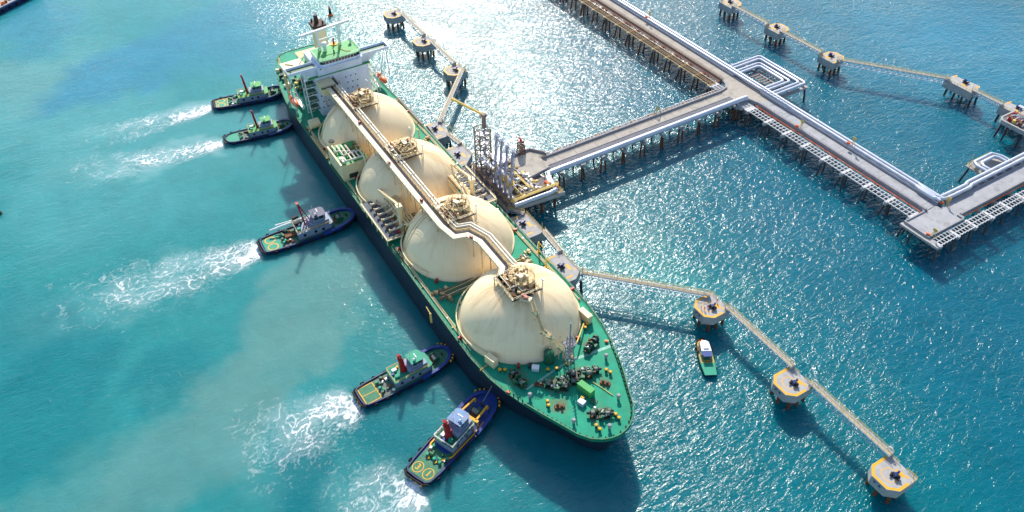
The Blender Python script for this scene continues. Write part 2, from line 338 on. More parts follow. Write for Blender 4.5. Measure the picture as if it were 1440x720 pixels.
# ------------------------------------------------------------------ water
def build_water():
    def axis(lo,hi,step,far):
        c=list(np.arange(lo,hi+.1,step)); s=step; p=c[-1]; q=c[0]; up=[];dn=[]
        while p<far: s*=1.5; p+=s; up.append(p)
        s=step
        while q>-far: s*=1.5; q-=s; dn.append(q)
        return np.array(dn[::-1]+c+up)
    xs=axis(-345,235,1.5,7000); ys=axis(-230,400,1.5,7000)
    X,Y=np.meshgrid(xs,ys,indexing='ij')
    nx,ny=X.shape
    # ---- what the water carries: clear deep water to starboard-bow and port, silt stirred up to starboard
    wx=X+fbm(X/45,Y/45,6,1)*28+fbm(X/13,Y/13,4,31)*7+fbm(X/9,Y/3,3,41)*2.5; wy=Y+fbm(X/45,Y/45,6,7)*28+fbm(X/13,Y/13,4,37)*7
    A=dict(deep=(.000,.102,.152),teal=(.000,.138,.162),turq=(.020,.208,.212),aqua=(.062,.258,.262),silt=(.092,.240,.226),blue=(.012,.175,.265))
    A={k:np.array(v) for k,v in A.items()}
    col=np.zeros((nx,ny,3))+A['deep']
    def lay(c,w):
        nonlocal col
        w=np.clip(w,0,1)[...,None]; col=col*(1-w)+A[c]*w
    # broad gradient: distance to starboard of the ship
    lay('teal',sstep(150,60,wy)*.75)
    lay('turq',sstep(30,-60,wy+ (wx-40)*.25))
    def blob(c,px,py,rx,ry,rot,w,soft=.6):
        p=P(px,py,0); ca,sa=math.cos(R(rot)),math.sin(R(rot))
        dx=wx-p.x; dy=wy-p.y; u=(dx*ca+dy*sa)/rx; v=(-dx*sa+dy*ca)/ry
        lay(c,w*sstep(1,1-soft,np.sqrt(u*u+v*v)))
    blob('aqua',90,140,90,60,0,.8); blob('aqua',150,260,80,60,0,.6)
    blob('silt',35,110,45,35,20,.55); blob('blue',170,100,30,60,20,.75); blob('blue',60,30,60,30,0,.5); blob('blue',330,40,70,60,0,.6)
    blob('aqua',330,180,50,40,0,.55)
    blob('turq',150,430,70,50,0,.7); blob('teal',60,560,45,40,0,.5)
    blob('silt',425,430,46,22,-60,.8,.45); blob('silt',385,520,32,18,-50,.8,.45); blob('silt',330,595,30,16,-40,.75,.5); blob('silt',210,670,42,20,-60,.75,.7); blob('silt',100,700,40,20,-70,.5)
    blob('turq',240,515,26,19,-55,.9,.4); blob('teal',262,530,22,16,-55,.45,.5)
    blob('teal',400,700,26,22,-60,.8,.8); blob('teal',560,620,36,26,0,.9,.9); blob('teal',20,470,40,20,0,.4)
    blob('turq',860,360,40,24,60,.55); blob('turq',940,400,36,22,40,.35)
    blob('blue',1330,60,140,100,0,.7,.9)
    col*= (1+.14*fbm(X/16,Y/16,4,11)+.06*fbm(X/4,Y/4,3,13))[...,None]
    # wash: aerated pale water round the tug wakes
    for (x0,y0,x1,y1,w) in WAKES:
        a=P(x0,y0,0);b=P(x1,y1,0); dx,dy=b.x-a.x,b.y-a.y; L2=dx*dx+dy*dy
        t=((wx-a.x)*dx+(wy-a.y)*dy)/L2; d=np.abs(-(wx-a.x)*dy+(wy-a.y)*dx)/math.sqrt(L2)
        ww=(w+np.clip(t,0,1)*w*1.6); f=sstep(1.25,.1,d/ww)*sstep(-.06,.04,t)*sstep(1.5,.2,t)*.5
        f=f[...,None]; col=col*(1-f)+np.array((.20,.38,.38))*f
    me=bpy.data.meshes.new('water')
    idx=np.arange(nx*ny).reshape(nx,ny)
    F=np.stack([idx[:-1,:-1],idx[1:,:-1],idx[1:,1:],idx[:-1,1:]],-1).reshape(-1,4)
    V=np.stack([X,Y,np.zeros_like(X)],-1).reshape(-1,3)
    me.vertices.add(len(V)); me.vertices.foreach_set('co',V.ravel())
    me.loops.add(F.size); me.loops.foreach_set('vertex_index',F.ravel())
    me.polygons.add(len(F)); me.polygons.foreach_set('loop_start',np.arange(0,F.size,4)); me.polygons.foreach_set('loop_total',np.full(len(F),4))
    me.update(calc_edges=True)
    at=me.color_attributes.new('silt','FLOAT_COLOR','POINT')
    at.data.foreach_set('color',np.concatenate([np.clip(col,0,1).reshape(-1,3),np.ones((nx*ny,1))],1).ravel())
    o=bpy.data.objects.new('water',me); COL.objects.link(o); tag(o,kind='structure')
    m,nt,b=new_mat('sea_water'); L=nt.links.new
    va=N(nt,'ShaderNodeAttribute',attribute_name='silt'); L(va.outputs['Color'],b.inputs['Base Color'])
    b.inputs['Roughness'].default_value=.165; b.inputs['Specular IOR Level'].default_value=.40; b.inputs['IOR'].default_value=1.33
    b.inputs['Subsurface Weight'].default_value=1.0; b.inputs['Subsurface Radius'].default_value=(.7,1,1); b.inputs['Subsurface Scale'].default_value=20.0
    tc=N(nt,'ShaderNodeTexCoord')
    hs=None
    for sc,st,rot,amp,det,dist in ((.14,(1,.5,1),-28,.34,3.0,.6),(.58,(1,.5,1),-36,.34,3.0,.9),(1.7,(1,.55,1),-18,.07,3.0,.5)):
        mp=N(nt,'ShaderNodeMapping'); mp.inputs['Scale'].default_value=st; mp.inputs['Rotation'].default_value=(0,0,R(rot)); L(tc.outputs['Object'],mp.inputs[0])
        n=N(nt,'ShaderNodeTexNoise',Scale=sc,Detail=det,Roughness=.6,Distortion=dist); L(mp.outputs[0],n.inputs['Vector'])
        k=N(nt,'ShaderNodeMath',operation='MULTIPLY'); k.inputs[1].default_value=amp; L(n.outputs[0],k.inputs[0])
        if hs is None: hs=k
        else:
            a=N(nt,'ShaderNodeMath',operation='ADD'); L(hs.outputs[0],a.inputs[0]); L(k.outputs[0],a.inputs[1]); hs=a
    # wind patches: calmer and rougher water; the ship's lee to starboard is calmer
    sp=N(nt,'ShaderNodeSeparateXYZ'); L(tc.outputs['Object'],sp.inputs[0])
    lee=N(nt,'ShaderNodeMapRange'); lee.inputs['From Min'].default_value=-26; lee.inputs['From Max'].default_value=15; lee.inputs['To Min'].default_value=.22; lee.inputs['To Max'].default_value=1.0; L(sp.outputs[1],lee.inputs[0])
    far=N(nt,'ShaderNodeMapRange'); far.inputs['From Min'].default_value=-65; far.inputs['From Max'].default_value=-120; far.inputs['To Min'].default_value=.22; far.inputs['To Max'].default_value=.5; L(sp.outputs[1],far.inputs[0])
    lm=N(nt,'ShaderNodeMath',operation='MAXIMUM'); L(lee.outputs[0],lm.inputs[0]); L(far.outputs[0],lm.inputs[1]); lee=lm
    pt=N(nt,'ShaderNodeTexNoise',Scale=.016,Detail=5.0,Distortion=.8); L(tc.outputs['Object'],pt.inputs['Vector'])
    pr=N(nt,'ShaderNodeMapRange'); pr.inputs['From Min'].default_value=.3; pr.inputs['From Max'].default_value=.7; pr.inputs['To Min'].default_value=.65; pr.inputs['To Max'].default_value=1.4; L(pt.outputs[0],pr.inputs[0])
    st=N(nt,'ShaderNodeMath',operation='MULTIPLY'); L(lee.outputs[0],st.inputs[0]); L(pr.outputs[0],st.inputs[1])
    hm=N(nt,'ShaderNodeMath',operation='MULTIPLY'); L(hs.outputs[0],hm.inputs[0]); L(st.outputs[0],hm.inputs[1])
    bp=N(nt,'ShaderNodeBump',Strength=1.0,Distance=WAVE); L(hm.outputs[0],bp.inputs['Height']); L(bp.outputs[0],b.inputs['Normal'])
    me.materials.append(m)
WAVE=1.6
# tug wakes: from the stern outwards, in photograph pixels, starting half-width in metres
WAKES=[(296,152,130,192,5),(312,202,100,246,5),(362,350,95,440,7),(500,568,345,655,7),(590,690,470,745,8)]
def build_foam():
    m,nt,b=new_mat('white_foam'); L=nt.links.new
    va=N(nt,'ShaderNodeAttribute',attribute_name='foam')
    b.inputs['Base Color'].default_value=(.86,.89,.89,1); b.inputs['Roughness'].default_value=.9
    L(va.outputs['Fac'],b.inputs['Alpha'])
    names=['white wake behind the uppermost tug near the stern','white wake streaming from the green decked second tug','broad churned wake behind the tug amidships','wake curling away behind the tug by the foremost tank','thick white wash behind the tug numbered 31']
    for i,(x0,y0,x1,y1,w) in enumerate(WAKES):
        a=P(x0,y0,0);b2=P(x1,y1,0); d=Vector((b2.x-a.x,b2.y-a.y)); Ln=d.length; d/=Ln; n=Vector((-d.y,d.x))
        st=.34; ext=Ln*1.2; W=w*4.6
        s=np.arange(-1.5,ext,st); t=np.arange(-W,W,st); Sg,T=np.meshgrid(s,t,indexing='ij')
        cv=T-np.sin(Sg/Ln*3.0+i)*w*.35*np.clip(Sg/Ln,0,1)*2
        ww=w*(.85+1.9*np.clip(Sg/Ln,0,1.3)**.8)
        env=np.exp(-np.abs(cv/ww)**3*1.0)*np.where(Sg<0,np.exp(-(Sg/1.0)**2),1)
        q1=fbm(Sg/9,T/9,3,20+i*3)*5.0; q2=fbm(Sg/9,T/9,3,40+i*3)*5.0
        q3=fbm(Sg/2.6,T/2.6,3,120+i*3)*1.1; q4=fbm(Sg/2.6,T/2.6,3,140+i*3)*1.1
        def strand(a,b,sd,sharp): return np.clip(1-np.abs(pn((Sg+q1+q3)/a,(T+q2+q4)/b,sd))*sharp,0,1)
        near=np.exp(-np.clip(Sg,0,None)/Ln*1.9)
        patch=np.clip(.5+1.1*fbm((Sg+q1)/13,(T+q2)/9,3,90+i),0,1.2)
        fine=fbm(Sg/1.5,T/.9,3,80+i)
        den=env*(.18+.82*near)*(.35+.9*patch)
        big=strand(8.5,4.6,60+i*5,5.0); med=strand(4.6,2.5,160+i*5,4.2); sml=strand(2.3,1.3,260+i*5,3.2)
        lace=np.clip(np.maximum(np.maximum(big,med*.92),sml*near*.9)-(.90-den*.82)+fine*.26,0,1)
        al=np.clip(lace*2.0,0,1)*np.clip(.25+den*1.25,0,.95)
        core=np.clip((near*env-.50)*1.7+fine*.6+(med-.5)*.7,0,.85)*np.clip((near*env-.25)*3,0,1)
        al=np.maximum(al,core)
        al=np.maximum(al,np.clip(env*near*(patch*.55+.1+fine*.5)*.62,0,.5))
        al=al*sstep(ext,ext*.55,Sg+fbm(T/5,Sg/5,3,300+i)*Ln*.35)
        keep=al>.05
        fk=keep[:-1,:-1]|keep[1:,:-1]|keep[1:,1:]|keep[:-1,1:]
        idx=np.arange(Sg.size).reshape(Sg.shape)
        F=np.stack([idx[:-1,:-1],idx[1:,:-1],idx[1:,1:],idx[:-1,1:]],-1)[fk]
        wxg=d.x*Sg+n.x*T; wyg=d.y*Sg+n.y*T
        V=np.stack([wxg.ravel(),wyg.ravel(),np.full(Sg.size,.03)],-1)
        used=np.unique(F); rm=-np.ones(Sg.size,int); rm[used]=np.arange(len(used)); F=rm[F]; V=V[used]
        me=bpy.data.meshes.new('wake_foam'); me.from_pydata(V.tolist(),[],F.tolist())
        at=me.attributes.new('foam','FLOAT','POINT'); at.data.foreach_set('value',al.ravel()[used].astype(np.float32))
        me.materials.append(m); o=bpy.data.objects.new('wake_foam',me); COL.objects.link(o); o.location=(a.x,a.y,0)
        tag(o,names[i],'wake',None,'stuff')
build_water(); build_foam()

# ------------------------------------------------------------------ the gas carrier (bow along +X, starboard = -Y, deck at 14 m)
ZD=14.0
ship=thing('gas_carrier','huge green decked gas carrier with four cream dome tanks moored at the jetty','ship',(0,0,0))
HALF=[(125,0),(124.6,2.6),(123.6,5.2),(121.6,8),(118,10.6),(112,13.2),(106,15.9),(100,18.3),(93,20.7),(85,22.6),(74,23.8),(60,24),(20,24),(-40,24),(-90,24),(-112,23.6),(-128,21.5),(-142,18.5),(-153,15),(-159,11),(-160.5,6),(-160.5,0)]
def wl_pt(x,y):
    """deck outline point -> waterline point (flared bow, tucked stern)"""
    k=max(0,(x-70)/55); k2=max(0,(-x-115)/46)
    return (x-6.5*k*k-(0), y*(1-.62*k**1.3)*(1-.35*k2)) if x>70 else (x+7*k2*k2, y*(1-.30*k2))
def build_hull():
    mb=MB(); out=HALF+[(x,-y) for x,y in HALF[-2:0:-1]]
    rings=[]
    for z in (ZD,11,7.5,4,1,-1.5):
        t=1-(z+1.5)/(ZD+1.5); tt=t**.8
        rings.append([(x+(wl_pt(x,abs(y))[0]-x)*tt, y+(math.copysign(wl_pt(x,abs(y))[1],y)-y)*tt, z) for x,y in out])
    n=len(out); vs=[p for r in rings for p in r]; fs=[]
    for i in range(len(rings)-1):
        for j in range(n):
            k=(j+1)%n; fs.append((i*n+j,(i+1)*n+j,(i+1)*n+k,i*n+k))
    mb.add(vs,fs,False); mb.build('hull',M['hull'],ship)
    d=MB(); d.prism([(x*1.0,y*.999) for x,y in out],ZD-.2,ZD+.05); d.build('deck',[M['deck']],ship)
    # gunwale and bow bulwark
    g=MB()
    for side in (1,-1):
        pts=[(x,side*y) for x,y in HALF]
        for (x0,y0),(x1,y1) in zip(pts[:-1],pts[1:]):
            h=1.25 if min(x0,x1)>=100 else .35
            c=Vector((x0,y0,0)).lerp(Vector((x1,y1,0)),.5)
            g.bar((x0*.9985,y0*.992,ZD+h/2),(x1*.9985,y1*.992,ZD+h/2),.34,h)
    g.build('gunwale',M['deck_edge'],ship)
    ch=MB()
    for side in (1,-1):
        pts=[Vector((x*.993,side*y*.965,ZD+.05)) for x,y in HALF[:9]]
        for a,b in zip(pts[:-1],pts[1:]):
            L=(b-a).length
            for i in range(max(1,int(L/1.6))):
                p=a.lerp(b,(i+.5)/max(1,int(L/1.6))); ch.bar(p,p+Vector((0,0,1.1)),.22,.5).cut()
    ch.build_each('bulwark_stay',M['dark'],ship)
    rl=MB()
    for side in (1,-1):
        rl.rail([(x,side*(y-.45),ZD+.3) for x,y in HALF[8:20]],1.1,2.4,.07,bars=3).cut()
    rl.build_each('deck_railing',M['greenm'],ship)
build_hull()
TX=[-66.5,-22.4,21.9,67.0]
def build_tank(i,x):
    mb=MB(); prof=[(21.45,ZD+.05),(21.45,ZD+.75),(21.12,ZD+.85)]
    for k in range(1,25):
        z=ZD+.85+(31.9-ZD-.85)*math.sin(k/24*math.pi/2); r=math.sqrt(max(1e-4,21.5**2-(z-10.4)**2)); prof.append((r,z))
    for a in mb.lathe(prof,(0,0),96).v: pass
    root_off=Vector((x,0,0))
    o=mb.build('tank_dome',[M['tank']],None); o.parent=ship; o.location=(x,0,0); WL[o.name]=Vector((0,0,0))
    rnd=random.Random(40+i)
    # dome trunk and its platform
    t=MB(); t.mat(0).cyl(.8,.6,30.5,34.0,4.2,28); t.mat(1).cyl(.8,.6,34,34.25,4.45,28); t.mat(1)
    for k in range(10):
        an=rnd.random()*6.28; rr=1+rnd.random()*2.4; t.mat(rnd.choice((0,0,1,2))).cyl(.8+rr*math.cos(an),.6+rr*math.sin(an),34.25,35+rnd.random()*1.2,.28+rnd.random()*.35,10)
    t.mat(0).cbox((1.2,-.4,35),(2.6,1.5,1.4),rnd.random()); t.mat(1).cbox((-1.2,1.4,34.8),(1.4,1.8,1.1),.3)
    for k in range(7):
        an=rnd.random()*6.28; xx,yy=.8+3*math.cos(an),.6+3*math.sin(an); t.mat(rnd.choice((0,1,1,2))).tube([(xx,yy,34.2),(xx,yy,35.2),(.8+rnd.uniform(-2,2),.6+rnd.uniform(-2,2),35.2),(xx+rnd.uniform(-2,2),.6-4.2,34.8)],.16,6)
    t.mat(1); t.rail([(.8+4.3*math.cos(a),.6+4.3*math.sin(a),34.2) for a in [2*math.pi*q/14 for q in range(14)]],1.0,2,.08,True)
    t.build('dome_trunk',[M['cream'],M['creamd'],M['rust']],o)
    f=MB(); x0,x1,y0,y1=-4.6,7.8,-6.8,3.8; z=32.4
    f.mat(0)
    for yy in (y0,y1): f.bar((x0,yy,z),(x1,yy,z),.3,.35)
    for xx in (x0,x1): f.mat(1).bar((xx,y0-.3,z),(xx,y1+.3,z),.55,.3)
    f.mat(2).box(x0+.15,x1-.15,y0+.15,-4.6,z-.05,z+.05); f.box(5.4,x1-.2,-4.5,y1-.2,z-.05,z+.05); f.box(x0+.2,-3.5,-4.5,y1-.2,z-.05,z+.05)
    f.mat(0)
    for xx,yy in ((x0,y0),(x1,y0),(x0,y1),(x1,y1),(1.5,y0)):
        zb=10.4+math.sqrt(21.5**2-xx*xx-yy*yy)-.1; f.bar((xx,yy,zb),(xx,yy,z),.35)
    f.rail([(x0,y0,z+.1),(x1,y0,z+.1),(x1,y1,z+.1),(x0,y1,z+.1)],1.15,1.5,.09,closed=True)
    f.build('dome_platform',[M['cream'],M['grate'],M['creamd']],o)
    p=MB()
    for k in range(9):
        yy=-5.6+k*.55+rnd.random()*.2; xa=rnd.uniform(-4.2,-1); xb=rnd.uniform(2,7); zz=33+rnd.random()*1.3
        p.mat(rnd.choice((0,1,1,2))).tube([(xa,yy,zz-.8),(xa,yy,zz),(xb,yy,zz),(xb,yy+rnd.uniform(.5,2.5),zz),(xb,yy+2.5,zz-.7)],.14+rnd.random()*.16,8)
    for k in range(16):
        xx=rnd.uniform(x0+.6,x1-.6); yy=rnd.uniform(y0+.5,-2.8); p.mat(rnd.choice((0,1,2,2))); p.cbox((xx,yy,33+rnd.random()*.7),(rnd.uniform(.4,1.4),rnd.uniform(.4,1.1),rnd.uniform(.5,1.3)),rnd.random())
    for k in range(7): p.mat(rnd.choice((1,2))).cyl(rnd.uniform(4.6,7.2),rnd.uniform(-4,2.8),32.4,33.2+rnd.random()*1.4,.25+.2*rnd.random(),8)
    p.build('dome_piping',[M['pipe'],M['creamd'],M['rust']],o)
    v=MB(); v.bar((-3.2,4.3,31),(-3.2,4.3,38.5),.22); v.bar((-3.9,4.3,38.3),(-2.5,4.3,38.3),.18); v.bar((7.4,4.6,29.5),(7.4,4.6,36),.22); v.cbox((7.4,4.6,36.1),(1.0,.5,.4),.4)
    v.build('lamp_pole',M['steel'],o)
    # ring pipe that runs round the base and up the starboard quarter
    pp=MB(); pts=[]
    for k in range(26):
        a=R(170+k*5.2); pts.append((21.9*math.cos(a),21.9*math.sin(a),16.4))
    pp.tube(pts,.28,6)
    for k in range(0,26,5): q=pts[k]; pp.bar((q[0],q[1],ZD),(q[0],q[1],16.4),.25)
    pp.build('base_pipe',M['cream'],o)
    if i in (0,2):
        ar=MB()
        for kk in (0,1):
            pts=[]
            for k in range(14):
                a=R(3+k*4.5); yy=-21.6*math.sin(a+.15); 
                zz=10.4+math.sqrt(max(0,21.62**2-yy*yy-(2.0-kk*1.8+4)**2)); 
                if zz>ZD+.5 and abs(yy)>7: pts.append((-(2.0-kk*1.8+4),yy,zz))
            if len(pts)>2: ar.tube(pts,.08,6)
        ar.build('rusty_pipe',M['creamd'],o)
    rd=MB()
    for k in range(5):
        a=R(215+k*62+i*17); rd.cbox((22.6*math.cos(a),22.6*math.sin(a),ZD+.9),(1.5,.8,1.1),a).cut()
    rd.build_each('fire_station',M['red'],o)
    return o
tanks=[build_tank(i,x) for i,x in enumerate(TX)]

# catwalk and cargo lines over the tanks
def offset_line(pts,off):
    out=[]; k=len(pts)
    for i,p in enumerate(pts):
        p=Vector((*p,0)); d0=(p-Vector((*pts[i-1],0))).normalized() if i else None; d1=(Vector((*pts[i+1],0))-p).normalized() if i<k-1 else None
        t=((d0 or d1)+(d1 or d0)).normalized(); nn=Vector((-t.y,t.x,0)); sc=1/max(.5,nn.dot(Vector((-(d0 or d1).y,(d0 or d1).x,0))))
        q=p+nn*off*sc; out.append((q.x,q.y))
    return out
WALK=[(-83,-9.7),(28.8,-9.7),(36.8,-8.4),(38.2,-3.9),(43.5,-1.9),(59.2,-1.9),(63.6,-5.4),(72.5,-5.4),(77.2,-1.4)]
wk=MB(); wk.mat(0).strip(WALK,2.0,31.7,.75); wk.build('catwalk_duct',M['duct'],ship)
wk=MB(); wk.mat(0).strip(offset_line(WALK,1.75),1.3,31.9,.25)
wk.mat(1); wk.rail([(x,y,32.2) for x,y in offset_line(WALK,2.35)],1.0,2.5,.08); wk.rail([(x,y,32.4) for x,y in offset_line(WALK,-.9)],1.0,2.5,.06)
wk.build('catwalk',[M['grate'],M['creamd']],ship)
LINE=[(-83,-9.7),(28.8,-9.7),(35.8,-9.2),(37.4,-3.9),(43.5,-1.9),(60,-1.9)]
br=MB()
for off,r in ((2.75,.22),(3.2,.16)): br.tube([(x,y,32.1) for x,y in offset_line(LINE,off)],r,6)
x=-80
while x<60:
    y=-9.7 if x<32 else -1.9
    ok=all(abs(x-t)>1 for t in TX)
    cx=min(TX,key=lambda t:abs(t-x)); d2=21.5**2-(x-cx)**2-y*y
    zb=10.4+math.sqrt(d2) if d2>15 else ZD
    if zb<ZD: zb=ZD
    for yy in (y-.7,y+2.6): br.bar((x,yy,max(ZD,zb-1.2)),(x,yy,31.7),.28)
    br.bar((x,y-1.2,31.55),(x,y+5.2,31.55),.3,.3); x+=6.3
br.build('catwalk_supports',M['creamd'],ship)
for off,r in ((3.9,.42),(5.1,.42)):
    c=MB(); c.tube([(x,y,32.35) for x,y in offset_line(LINE,off)],r,10)
    for k in range(12): 
        xx=-70+k*8.3
        if xx<28: c.cyl(xx,-9.7+off,32.0,33.1,.2,6)
    c.build('cargo_pipe',M['pipe'],ship)
rh=MB()
for px_,py_ in ((505.5,172),(547,228.5),(592.5,281),(662.5,333)): p=P(px_,py_,33); rh.cbox((p.x,p.y,33),(1.1,.8,1.0),.2).cut()
p=P(738,417,33); rh.cbox((p.x,p.y,33),(2.4,.9,1),.3)
rh.build_each('fire_hose_box',M['red'],ship)
lb=MB(); lb.mat(0).box(-90.6,-83.2,-12.2,-5.6,28.5,32.8); lb.mat(1); lb.strip([(-83,-12.8),(-83,-5.0),(-90,-5.0)],1.0,32.3,.2); lb.rail([(-82.6,-12.8,32.5),(-82.6,-4.6,32.5),(-90,-4.6,32.5)],1,1.5,.08)
lb.build('catwalk_landing',[M['cream'],M['grate']],ship)
# stairs down the foremost tank
sg=MB(); SP=[(748,424,32),(753,440,30),(764,468,25.5),(774,474,25),(786,488,20.5),(792,492,19.5)]
pts=[P(a,b,c) for a,b,c in SP]
for a,b in zip(pts[:-1],pts[1:]):
    d=(b-a); s=Vector((-d.y,d.x,0)).normalized()*.6
    sg.mat(0); sg.bar(a+s,b+s,.2,.35); sg.bar(a-s,b-s,.2,.35); sg.mat(1).bar(a,b,1.0,.12)
    sg.mat(0); sg.rail([a+s,b+s],1.1,2,.09); sg.rail([a-s,b-s],1.1,2,.09)
for p in pts[1:]: 
    sg.mat(2).cbox(p,(2.0,1.6,.15),.5); d2=21.5**2-(p.x-67)**2-p.y**2
    zb=10.4+math.sqrt(d2)-.2 if d2>13 else ZD
    sg.mat(0).bar((p.x,p.y,min(zb,p.z-.3)),(p.x,p.y,p.z),.25)
sg.build('tank_stairway',[M['cream'],M['creamd'],M['greenm']],ship)

# foremast: lattice tower by the foremost tank
fm=MB(); bx,by=93.0,3.2
for dx,dy in ((-1,-1),(1,-1),(1,1),(-1,1)): fm.bar((bx+dx*1.3,by+dy*1.3,ZD),(bx+dx*.55,by+dy*.55,27),.22)
for k in range(7):
    z0=ZD+k*1.85; s0=1.3-.75*(z0-ZD)/13; s1=1.3-.75*(z0+1.85-ZD)/13
    for a,b in (((-1,-1),(1,-1)),((1,-1),(1,1)),((1,1),(-1,1)),((-1,1),(-1,-1))):
        fm.bar((bx+a[0]*s0,by+a[1]*s0,z0),(bx+b[0]*s1,by+b[1]*s1,z0+1.85),.12); fm.bar((bx+a[0]*s1,by+a[1]*s1,z0+1.85),(bx+b[0]*s1,by+b[1]*s1,z0+1.85),.12)
fm.box(bx-1.5,bx+1.5,by-1.8,by+1.8,23.2,23.4); fm.rail([(bx-1.5,by-1.8,23.4),(bx+1.5,by-1.8,23.4),(bx+1.5,by+1.8,23.4),(bx-1.5,by+1.8,23.4)],1.1,1.2,.09,True)
for k in range(5): fm.bar((bx-.15,by-.8+.1*k,27+k),(bx-.15,by+.8-.1*k,27+k),.18)
fm.bar((bx,by,26),(bx,by,33),.35)
fm.build('foremast',M['parapet'],ship)
fp=MB(); a=P(793,487,17);b=P(811,483,17);c=P(821,454,16)
fp.tube([(91.5,4,20),(a.x,a.y,18),(b.x,b.y,17),(c.x,c.y,15.5)],.28,6); fp.build('vent_line',M['yellowl'],ship)

# accommodation block aft
acc=MB()
acc.mat(0).box(-112,-91,-12.4,13.4,ZD,34); acc.mat(1).box(-112.6,-90.6,-15.4,14.6,34,34.15)
acc.mat(0).box(-109,-91.3,-10.8,10.8,34.15,38.6)
acc.mat(0).prism([(-102,-9.2),(-90.4,-9.2),(-89.4,-8),(-89.4,8),(-90.4,10.4),(-102,10.4)],38.9,41.7)
acc.mat(2).prism([(-102.3,-9.6),(-90.2,-9.6),(-89.0,-8.2),(-89.0,8.2),(-90.2,10.8),(-102.3,10.8)],41.7,41.95)
acc.mat(0).prism([(-102.2,-10.9),(-89.9,-10.9),(-88.6,-8.2),(-88.6,8.2),(-89.9,10.9),(-102.2,10.9)],38.6,38.9)
A_=acc.build('accommodation_block',[M['bluewhite'],M['roofgreen'],M['roofgreen']],ship)
for s in (1,-1):
    w=MB()
    w.mat(0).box(-95.5,-90.2,min(s*10.9,s*24.2),max(s*10.9,s*24.2),38.5,38.75)
    w.mat(0).box(-90.35,-90.1,min(s*10.9,s*24.2),max(s*10.9,s*24.2),38.75,39.9); w.box(-95.6,-95.4,min(s*10.9,s*24.2),max(s*10.9,s*24.2),38.75,39.9)
    w.box(-95.4,-90.35,min(s*24.0,s*24.2),max(s*24.0,s*24.2),38.75,39.9)
    w.mat(1).box(-95.3,-90.4,min(s*11,s*23.9),max(s*11,s*23.9),38.76,38.82)
    w.mat(0).add([(-92.4,s*10.85,38.4),(-92.4,s*20,38.4),(-92.4,s*14.4,34.2),(-92.4,s*12.2,34.2),(-92.4,s*10.85,34.2),(-92.9,s*10.85,38.4),(-92.9,s*20,38.4),(-92.9,s*14.4,34.2),(-92.9,s*12.2,34.2),(-92.9,s*10.85,34.2)],[(0,1,2,3,4),(9,8,7,6,5),(0,5,6,1),(1,6,7,2),(2,7,8,3)])
    w.mat(2).bar((-93,s*23.8,38.5),(-93,s*23.8,ZD+9),.35); w.bar((-95,s*23.8,38.5),(-95,s*20,ZD+9),.3)
    w.mat(3).cyl(-91.2,s*22.8,39.9,40.6,.3,8)
    w.build('bridge_wing',[M['bluewhite'],M['greenm'],M['steel'],M['black']],A_)
for k in range(11):
    y=-7.4+k*1.48
    w=MB(); w.box(-89.42,-89.34,y-.62,y+.62,40.1,41.3); w.build('window',M['window'],A_)
for s in (1,-1):
    w=MB(); a=Vector((-89.45,s*8.1,0));b=Vector((-90.35,10.2 if s>0 else -9.1,0))
    for z0 in (40.1,): w.add([(a.x+.03,a.y,z0),(b.x+.03,b.y,z0),(b.x+.03,b.y,z0+1.2),(a.x+.03,a.y,z0+1.2)],[(0,1,2,3)] if s>0 else [(3,2,1,0)])
    w.build('window',M['window'],A_)
for k in range(5):
    for r_ in range(5):
        y=-11+k*2.4+(8.2 if k>1 else 0)+(.35 if r_%2 else -.2); z=18+r_*3
        if y>12.6: continue
        w=MB(); w.box(-91.02,-90.93,y-.28,y+.28,z,z+.6); w.build('window',M['window'],A_)
for y in (-9,-7,8.6): w=MB(); w.box(-91.3,-91.22,y-.4,y+.4,37,37.8); w.build('window',M['window'],A_)
# red-brown stain of a pipe beside the landing
rw=MB(); rw.mat(0)
for k in range(5): rw.bar((-90.8,-9.6+k*2.0,ZD+4),(-90.8,-9.6+k*2.0,29.5-(k%2)*3),.25,.2)
rw.build('drain_pipe',M['creamd'],A_)
# monkey island: rails, domes, compass, radar mast
top=MB(); top.rail([(-102.1,-9.4,41.95),(-90.1,-9.4,41.95),(-89.1,-8.1,41.95),(-89.1,8.1,41.95),(-90.1,10.6,41.95),(-102.1,10.6,41.95)],1.1,1.6,.08); top.build('roof_railing',M['white'],A_)
sd=MB(); sd.cyl(-97.5,-3.8,41.95,44,.5,10); sd.ball((-97.5,-3.8,45.2),1.35,14).cut(); sd.cyl(-99.5,-2.6,41.95,43.6,.4,10); sd.ball((-99.5,-2.6,44.6),1.05,12).cut(); sd.cyl(-99,9.2,41.95,43,.4,10); sd.ball((-99,9.2,43.8),.9,12); sd.build_each('satellite_dome',M['white'],A_)
cp=MB(); cp.mat(0).cyl(-101.5,2.2,41.95,42.3,1.6,16); cp.mat(1).cyl(-101.5,2.2,42.3,45.2,.5,10,.3); cp.build('beacon',[M['yellow'],M['red']],A_)
cm=MB(); cm.cyl(-93.6,-.8,41.95,43.3,.32,10); cm.ball((-93.6,-.8,43.45),.3,8); cm.build('compass_stand',M['black'],A_)
hs=MB(); hs.tube([(-98.5,3.6,42.6),(-95,3.2,42.15),(-92.6,4.4,42.1),(-91.2,6.6,42.1)],.12,6); hs.build('yellow_hose',M['yellow'],A_)
rm=MB(); zt=52.0
for y in (-5.2,4.6): rm.mat(0).bar((-99.5,y,41.95),(-99.5,y,zt),.75); rm.bar((-101.8,y,41.95),(-99.6,y,zt-2),.3)
rm.bar((-99.5,-13.2,zt-1.0),(-99.5,10.6,zt+.6),1.1,.9); rm.bar((-99.5,-5.2,47),(-99.5,4.6,47.4),.35)
